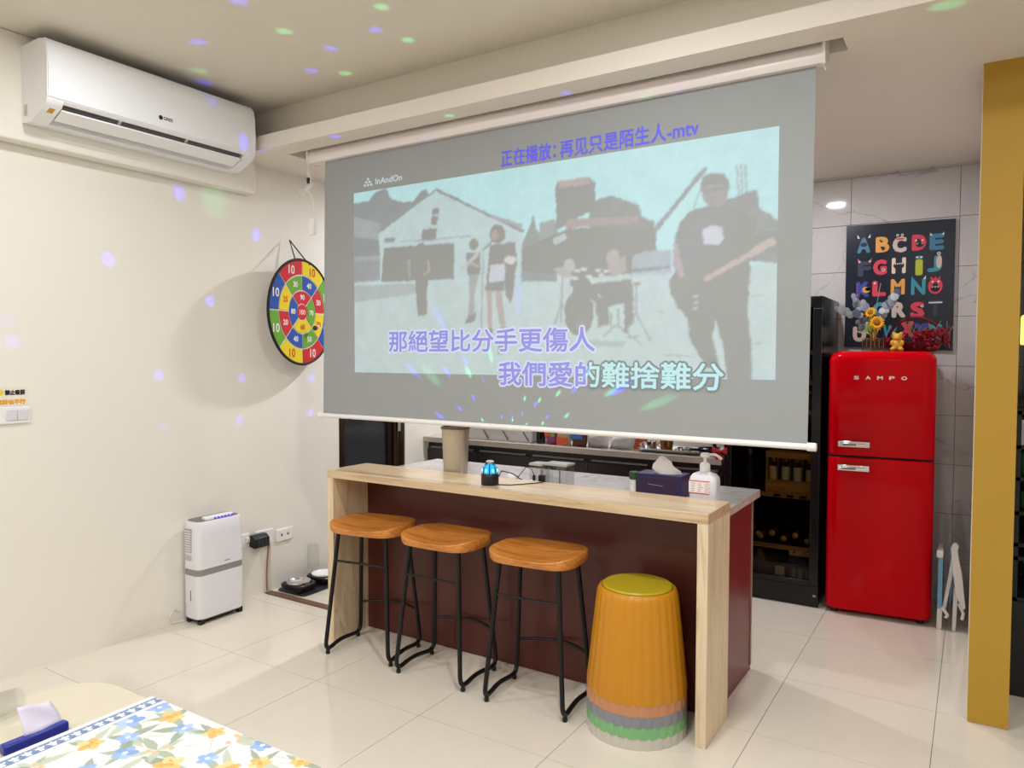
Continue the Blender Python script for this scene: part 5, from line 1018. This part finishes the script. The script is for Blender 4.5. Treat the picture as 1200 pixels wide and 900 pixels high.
# ================================================================== ALPHABET POSTER
po = thing('alphabet_poster', 'navy alphabet poster of coloured monster letters on marble wall', 'poster', (-.42, 5.18, 1.54))
B().add([(-.722, 5.180, 2.330), (-.120, 5.176, 2.320), (-.120, 5.176, 1.528), (-.722, 5.180, 1.560), (-.722, 5.194, 2.330), (-.120, 5.194, 2.320), (-.120, 5.194, 1.528), (-.722, 5.194, 1.560)],
        [(0, 1, 2, 3), (7, 6, 5, 4), (0, 4, 5, 1), (1, 5, 6, 2), (2, 6, 7, 3), (3, 7, 4, 0)]).part('board', mat('poster_navy', (26, 32, 48), .3, var=.05), po)
PY = 5.1745
PC = {k: mat('poster_' + k, c, .5, var=.03) for k, c in dict(blue=(70, 128, 160), orange=(232, 166, 84), pale=(214, 194, 182), red=(222, 66, 92), teal=(64, 150, 172), lime=(186, 192, 66), dark=(58, 62, 84), violet=(66, 74, 160), white=(232, 228, 226), cream=(236, 216, 192), black=(22, 24, 34), navy=(32, 40, 58)).items()}
LT = [('A', -.619, 2.198, 'blue'), ('B', -.512, 2.195, 'orange'), ('C', -.417, 2.188, 'pale'), ('D', -.311, 2.192, 'red'), ('E', -.216, 2.189, 'blue'),
      ('F', -.612, 2.049, 'dark'), ('G', -.524, 2.054, 'red'), ('H', -.419, 2.058, 'cream'), ('I', -.308, 2.040, 'lime'), ('J', -.226, 2.056, 'teal'),
      ('K', -.620, 1.920, 'violet'), ('L', -.526, 1.921, 'red'), ('M', -.422, 1.927, 'orange'), ('N', -.310, 1.921, 'teal'), ('O', -.219, 1.922, 'red'),
      ('P', -.620, 1.786, 'dark'), ('Q', -.520, 1.786, 'teal'), ('R', -.414, 1.784, 'pale'), ('S', -.312, 1.780, 'red'), ('T', -.216, 1.788, 'dark'),
      ('U', -.634, 1.636, 'pale'), ('V', -.555, 1.640, 'orange'), ('W', -.460, 1.640, 'teal'), ('X', -.365, 1.662, 'red'), ('Y', -.290, 1.650, 'violet'), ('Z', -.215, 1.640, 'teal')]
for ch_, x, z, c in LT:
    l = text(ch_, (x, PY, z), w=.040 if ch_ == 'I' else .078, h=.098, bold=.0045 if ch_ in 'MNWH' else .0075).part('letter', PC[c], po)
    def eye(dx, dz, r=.008, m='white'): B().disc((x + dx, PY - .0008, z + dz), r, r, 'y', 12).part('eye', PC[m], l)
    def pup(dx, dz, r=.004): B().disc((x + dx, PY - .0014, z + dz), r, r, 'y', 10).part('pupil', PC['black'], l)
    def horn(dx, dz, s, h=.025, m='white'): B().add([(x + dx - .007, PY - .0005, z + dz), (x + dx + .007, PY - .0005, z + dz), (x + dx + s * .008, PY - .0005, z + dz + h)], [(0, 1, 2)]).part('horn', PC[m], l)
    def mouth(dx, dz, w, h, m='navy', teeth=0):
        B().disc((x + dx, PY - .0009, z + dz), w, h, 'y', 14).part('mouth', PC[m], l)
        for q in range(teeth):
            u = dx - w * .6 + 1.2 * w * q / max(1, teeth - 1); B().add([(x + u - .005, PY - .0015, z + dz + h * .7), (x + u + .005, PY - .0015, z + dz + h * .7), (x + u, PY - .0015, z + dz + h * .2)], [(0, 1, 2)]).part('tooth', PC['white'], l)
    if ch_ == 'A': horn(-.03, .045, -1); horn(.03, .045, 1); mouth(0, .004, .020, .014)
    if ch_ == 'B': mouth(.004, -.024, .011, .012); eye(-.012, .026, .006, 'black')
    if ch_ == 'C': [eye(d, .058, .008) for d in (-.012, .014)]; [pup(d, .058) for d in (-.012, .014)]; mouth(.004, .034, .024, .006, 'red')
    if ch_ == 'D': mouth(.004, -.014, .020, .014, 'black', 2); eye(-.016, .014, .006, 'cream'); eye(.018, .012, .006, 'cream')
    if ch_ == 'E': [horn(d, .04, d * 30, .018) for d in (-.03, .03)]
    if ch_ == 'F': [eye(d, .046, .007, 'pale') for d in (-.03, .03)]; horn(-.033, .05, -1, .018, 'red'); horn(.033, .05, 1, .018, 'red')
    if ch_ == 'G': eye(.02, -.018, .010, 'cream'); pup(.02, -.018, .005)
    if ch_ == 'H': mouth(0, 0, .030, .022, 'black', 4)
    if ch_ == 'I': B().disc((x, PY - .0006, z + .062), .024, .010, 'y', 12).part('cap', PC['blue'], l); [eye(d, .062, .006) for d in (-.010, .010)]
    if ch_ == 'J': eye(.022, .062, .010); pup(.022, .062, .005); B().disc((x + .024, PY - .0007, z + .012), .015, .04, 'y', 12).part('patch', PC['pale'], l)
    if ch_ == 'K': [eye(-.03, d, .004, 'red') for d in (-.03, -.01, .01, .03)]; mouth(.020, -.004, .024, .020, 'orange'); mouth(.030, .000, .016, .012, 'navy')
    if ch_ == 'L': eye(-.026, .034, .006, 'white')
    if ch_ == 'M': eye(0, -.016, .017, 'dark'); pup(0, -.016, .008)
    if ch_ == 'N': horn(-.03, .046, -1, .022, 'teal'); horn(.032, .046, 1, .022)
    if ch_ == 'O': mouth(0, -.016, .024, .020, 'black', 3); eye(-.014, .026, .006); eye(.016, .026, .006); [horn(d, .044, d * 20, .016, 'red') for d in (-.02, 0, .02)]
    if ch_ == 'S': eye(.026, .022, .008); pup(.026, .022)
    if ch_ == 'T': B().box(x - .036, x + .036, PY - .001, PY - .0004, z + .030, z + .038).part('tooth', PC['white'], l)

# ================================================================== FOLDED STOOL, SHELF, LAMP AT THE RIGHT
fs = thing('folding_stool', 'folded white and blue plastic step stool between fridge and pillar', 'stool', (-.07, 4.72, 0))
M_FB = mat('folding_blue', (110, 160, 196), .4)
B().prism(rrect(-.150, -.128, .12, .40, .008), 'y', 4.60, 4.80).part('blue_panel', M_FB, fs)
B().prism(rrect(-.158, -.126, .40, .435, .008), 'y', 4.59, 4.81).part('top_edge', M_WHITE2, fs, bevel=.003)
B().prism([(-.152, .0), (-.128, .0), (-.126, .12), (-.150, .12)], 'y', 4.61, 4.64).part('leg', M_WHITE2, fs, bevel=.003)
B().prism([(-.098, .455), (-.080, .455), (-.076, .28), (-.094, .10)], 'y', 4.66, 4.80).part('blue_panel', M_FB, fs)
B().prism([(-.080, .46), (-.058, .455), (-.112, .10), (-.130, .105)], 'y', 4.625, 4.65).part('brace', M_WHITE2, fs, bevel=.003)
B().prism([(-.092, .46), (-.064, .46), (-.038, .32), (-.018, .14), (-.030, .13), (-.062, .20), (-.080, .32)], 'y', 4.60, 4.622).part('side_plate', M_WHITE2, fs, bevel=.003)
B().prism([(-.075, .24), (-.052, .24), (-.062, .0), (-.080, .0)], 'y', 4.622, 4.65).part('leg', M_WHITE2, fs, bevel=.003)
B().lathe([(.016, 0), (.016, .03)], (0, 0, 0), 12).xform(Matrix.Translation((-.072, 4.62, .47)) @ Matrix.Rotation(math.radians(90), 4, 'X')).part('hinge', M_WHITE2, fs)
B().tube([(-.05, 4.61, .16), (-.028, 4.61, .11), (-.034, 4.61, .075)], .008, 8).part('hook', M_WHITE2, fs)
B().tube([(-.128, 4.60, .13), (-.10, 4.60, .09), (-.11, 4.60, .075)], .009, 8).part('hook', M_WHITE2, fs)

rk = thing('black_rack', 'black shelf rack behind the yellow pillar at the right edge', 'shelf', (.55, 4.1, 0))
M_RK = mat('rack_black', (18, 19, 19), .5)
for z in (.03, .42, .60, .66, .80, .95, 1.09, 1.24): B().box(.150, .90, 3.885, 4.30, z, z + .016).part('shelf', M_RK, rk)
for x in (.150, .874):
    for y in (3.885, 4.275): B().box(x, x + .025, y, y + .025, 0, 1.26).part('post', M_RK, rk)
B().box(.176, .874, 4.28, 4.297, .03, 1.24).part('back_panel', mat('rack_back', (12, 13, 13), .7), rk)
B().box(.150, .90, 3.878, 3.885, 0, .42).part('kick_panel', M_RK, rk)
gx = thing('grey_box', 'pale grey box on the rack just right of the pillar', 'box', (.27, 4.0, 1.256))
B().box(.172, .40, 3.90, 4.10, 1.106, 1.20).part('body', mat('box_grey', (168, 166, 162), .5), gx); B().box(.170, .402, 3.898, 4.102, 1.20, 1.215).part('lid', mat('box_lid', (188, 186, 182), .5), gx)
B().lathe([(.05, 0), (.06, .02), (.06, .10), (.03, .125)], (.235, 3.96, .966), 18).top('green_jar', mat('green_ceramic', (38, 120, 66), .3), 'green rounded jar on the dark rack beside the pillar', 'jar')
B().lathe([(.05, 0), (.055, .01), (.055, .07), (.03, .09)], (.235, 3.96, .816), 18).top('green_bowl', mat('green_ceramic_dark', (30, 96, 56), .3), 'dark green pot on the rack shelf below the green jar', 'pot')
pn = thing('pendant_lamp', 'glowing yellow lamp at the right edge beyond the pillar', 'lamp', (.245, 4.10, 1.55))
B().lathe([(.052, 0), (.058, .004), (.058, .125), (.05, .135)], (.225, 4.05, 1.545), 24).part('shade', mat('lamp_yellow', (255, 236, 130), .5, emit=(255, 240, 130), estr=1.0), pn)
B().tube([(.225, 4.05, 1.68), (.225, 4.05, 2.65)], .003, 6).part('cord', M_BLACK, pn)

# ================================================================== FOREGROUND TABLE
ta = thing('table', 'cream rounded table in the foreground under the floral cloth', 'table', (-1.05, .55, 0))
def tcorner(x0, x1, y0, y1, r): return rrect(x0, x1, y0, y1, r, 8)
B().prism(tcorner(-1.80, -.35, .16, .945, .13), 'z', .690, .720).part('tabletop', mat('cream_laminate', (200, 190, 170), .3, var=.02), ta, bevel=.006)
for x in (-1.66, -.49):
    for y in (.28, .82): B().tube([(x, y, 0), (x, y, .69)], .02, 12).part('leg', M_STEEL, ta)
tc_ = thing('tablecloth', 'white tablecloth printed with blue and orange flowers and leaves', 'tablecloth', (-1.0, .58, .72))
R = Ras(640, 400, (215, 214, 211)); W_, H_ = 1.10, .70
def fell(c, x, y, rx, ry, a, al=1.0, n=14):
    ca, sa = math.cos(a), math.sin(a); R.poly(c, [((x + rx * math.cos(t) * ca - ry * math.sin(t) * sa) / W_, (y + rx * math.cos(t) * sa + ry * math.sin(t) * ca) / H_) for t in [2 * math.pi * k / n for k in range(n)]], al)
def leaf(c, x, y, l, w, a, al=.9):
    ca, sa = math.cos(a), math.sin(a); R.poly(c, [((x + u * ca - v * sa) / W_, (y + u * sa + v * ca) / H_) for u, v in ((0, 0), (l * .3, w), (l * .6, w * .9), (l, 0), (l * .6, -w * .9), (l * .3, -w))], al)
rnd = random.Random(21)
SAGE = [(152, 164, 140), (176, 184, 164), (138, 152, 130)]; BLUE = [(142, 170, 214), (160, 186, 222), (124, 154, 204)]; ORA = [(234, 182, 112), (236, 194, 134), (230, 168, 96)]
pos = []
for k in range(4000):
    x, y = rnd.uniform(.06, W_), rnd.uniform(0, H_)
    if all((x - a) ** 2 + (y - b_) ** 2 > .056 ** 2 for a, b_ in pos): pos.append((x, y))
    if len(pos) > 170: break
for x, y in pos:
    for q in range(rnd.randint(2, 5)): leaf(rnd.choice(SAGE), x, y, rnd.uniform(.04, .075), rnd.uniform(.006, .011), rnd.uniform(0, 6.28))
    a = rnd.uniform(0, 6.28); R.poly((170, 172, 150), [(x / W_, y / H_), ((x + .07 * math.cos(a)) / W_, (y + .07 * math.sin(a)) / H_), ((x + .07 * math.cos(a + .03)) / W_, (y + .07 * math.sin(a + .03)) / H_)])
for x, y in pos:
    q = rnd.random(); P_ = BLUE if q < .42 else ORA if q < .8 else None; r = rnd.uniform(.016, .024); a0 = rnd.uniform(0, 6.28)
    if P_:
        np_ = 5
        for k in range(np_):
            a = a0 + 2 * math.pi * k / np_; fell(rnd.choice(P_), x + r * .62 * math.cos(a), y + r * .62 * math.sin(a), r * .62, r * .46, a)
        fell((246, 238, 214) if P_ is BLUE else (232, 160, 84), x, y, r * .26, r * .26, 0)
        if P_ is ORA:
            for k in range(5): fell((222, 150, 82), x + rnd.uniform(-.5, .5) * r, y + rnd.uniform(-.5, .5) * r, r * .22, r * .10, rnd.uniform(0, 6))
    else:
        for k in range(4): fell((234, 176, 136), x + rnd.uniform(-.02, .02), y + rnd.uniform(-.02, .02), .0065, .0055, 0)
R.poly((218, 218, 215), [(0, 0), (.052 / W_, 0), (.052 / W_, 1), (0, 1)])
R.poly((112, 130, 164), [(.014 / W_, 0), (.042 / W_, 0), (.042 / W_, 1), (.014 / W_, 1)])
for k in range(32):
    y = .006 + k * .0225
    for d in (-.8, 0, .8): leaf((228, 230, 230), .030, y, .013, .0032, math.pi + d, 1)
    fell((228, 230, 230), .034, y, .004, .005, 0); fell((90, 110, 150), .0385, y + .011, .0025, .003, 0)
o = grid_print('cloth_print', R, (-1.530, .235, .7335), (1.10, 0, 0), (0, .70, 0), attr_mat('floral_print', .6), tc_)
B().box(-1.530, -.430, .235, .935, .7205, .733).part('cloth_body', mat('cloth_white', (240, 238, 232), .7), tc_)
vy = B().prism(rrect(-1.552, -.40, .20, .9435, .05), 'z', .7202, .7206).top('vinyl_cover', M_CLEAR, 'clear vinyl mat edge showing under the floral cloth', 'mat')
nb = thing('tissue_pack', 'small navy blue tissue pack lying on the cream table beside the cloth', 'tissue', (-1.57, .715, .7206))
B().box(-1.574, -1.552, .650, .770, .7207, .741).part('pack', mat('navy_box', (34, 44, 138), .3, var=.08), nb, bevel=.004)
tb2 = B(); rr = []
for k in range(7):
    q = k / 6; rr.append([(-1.563 - .030 * q + .004 * math.sin(5 * q + i * .7), .690 + .074 * (i / 7) - .012 * q * (i / 7 - .2), .739 + q * (.050 - .010 * i / 7)) for i in range(8)])
vs = [p for r in rr for p in r]; tb2.add(vs, [(k * 8 + i, k * 8 + i + 1, (k + 1) * 8 + i + 1, (k + 1) * 8 + i) for k in range(6) for i in range(7)])
o = tb2.part('tissue', mat('tissue_lilac', (206, 200, 216), .85, bump=.3, scale=40), nb); sm = o.modifiers.new('solid', 'SOLIDIFY'); sm.thickness = .0012
cp = thing('clear_cup', 'clear plastic cup lying at the left edge of the cream table', 'cup', (-1.765, .70, .7206))
B().lathe([(.022, 0), (.026, .05), (.030, .07), (.028, .07), (.022, .004)], (0, 0, 0), 18, cap=False).xform(Matrix.Translation((-1.728, .760, .7506)) @ Matrix.Rotation(math.radians(90), 4, 'X')).part('cup_body', M_CLEAR, cp)
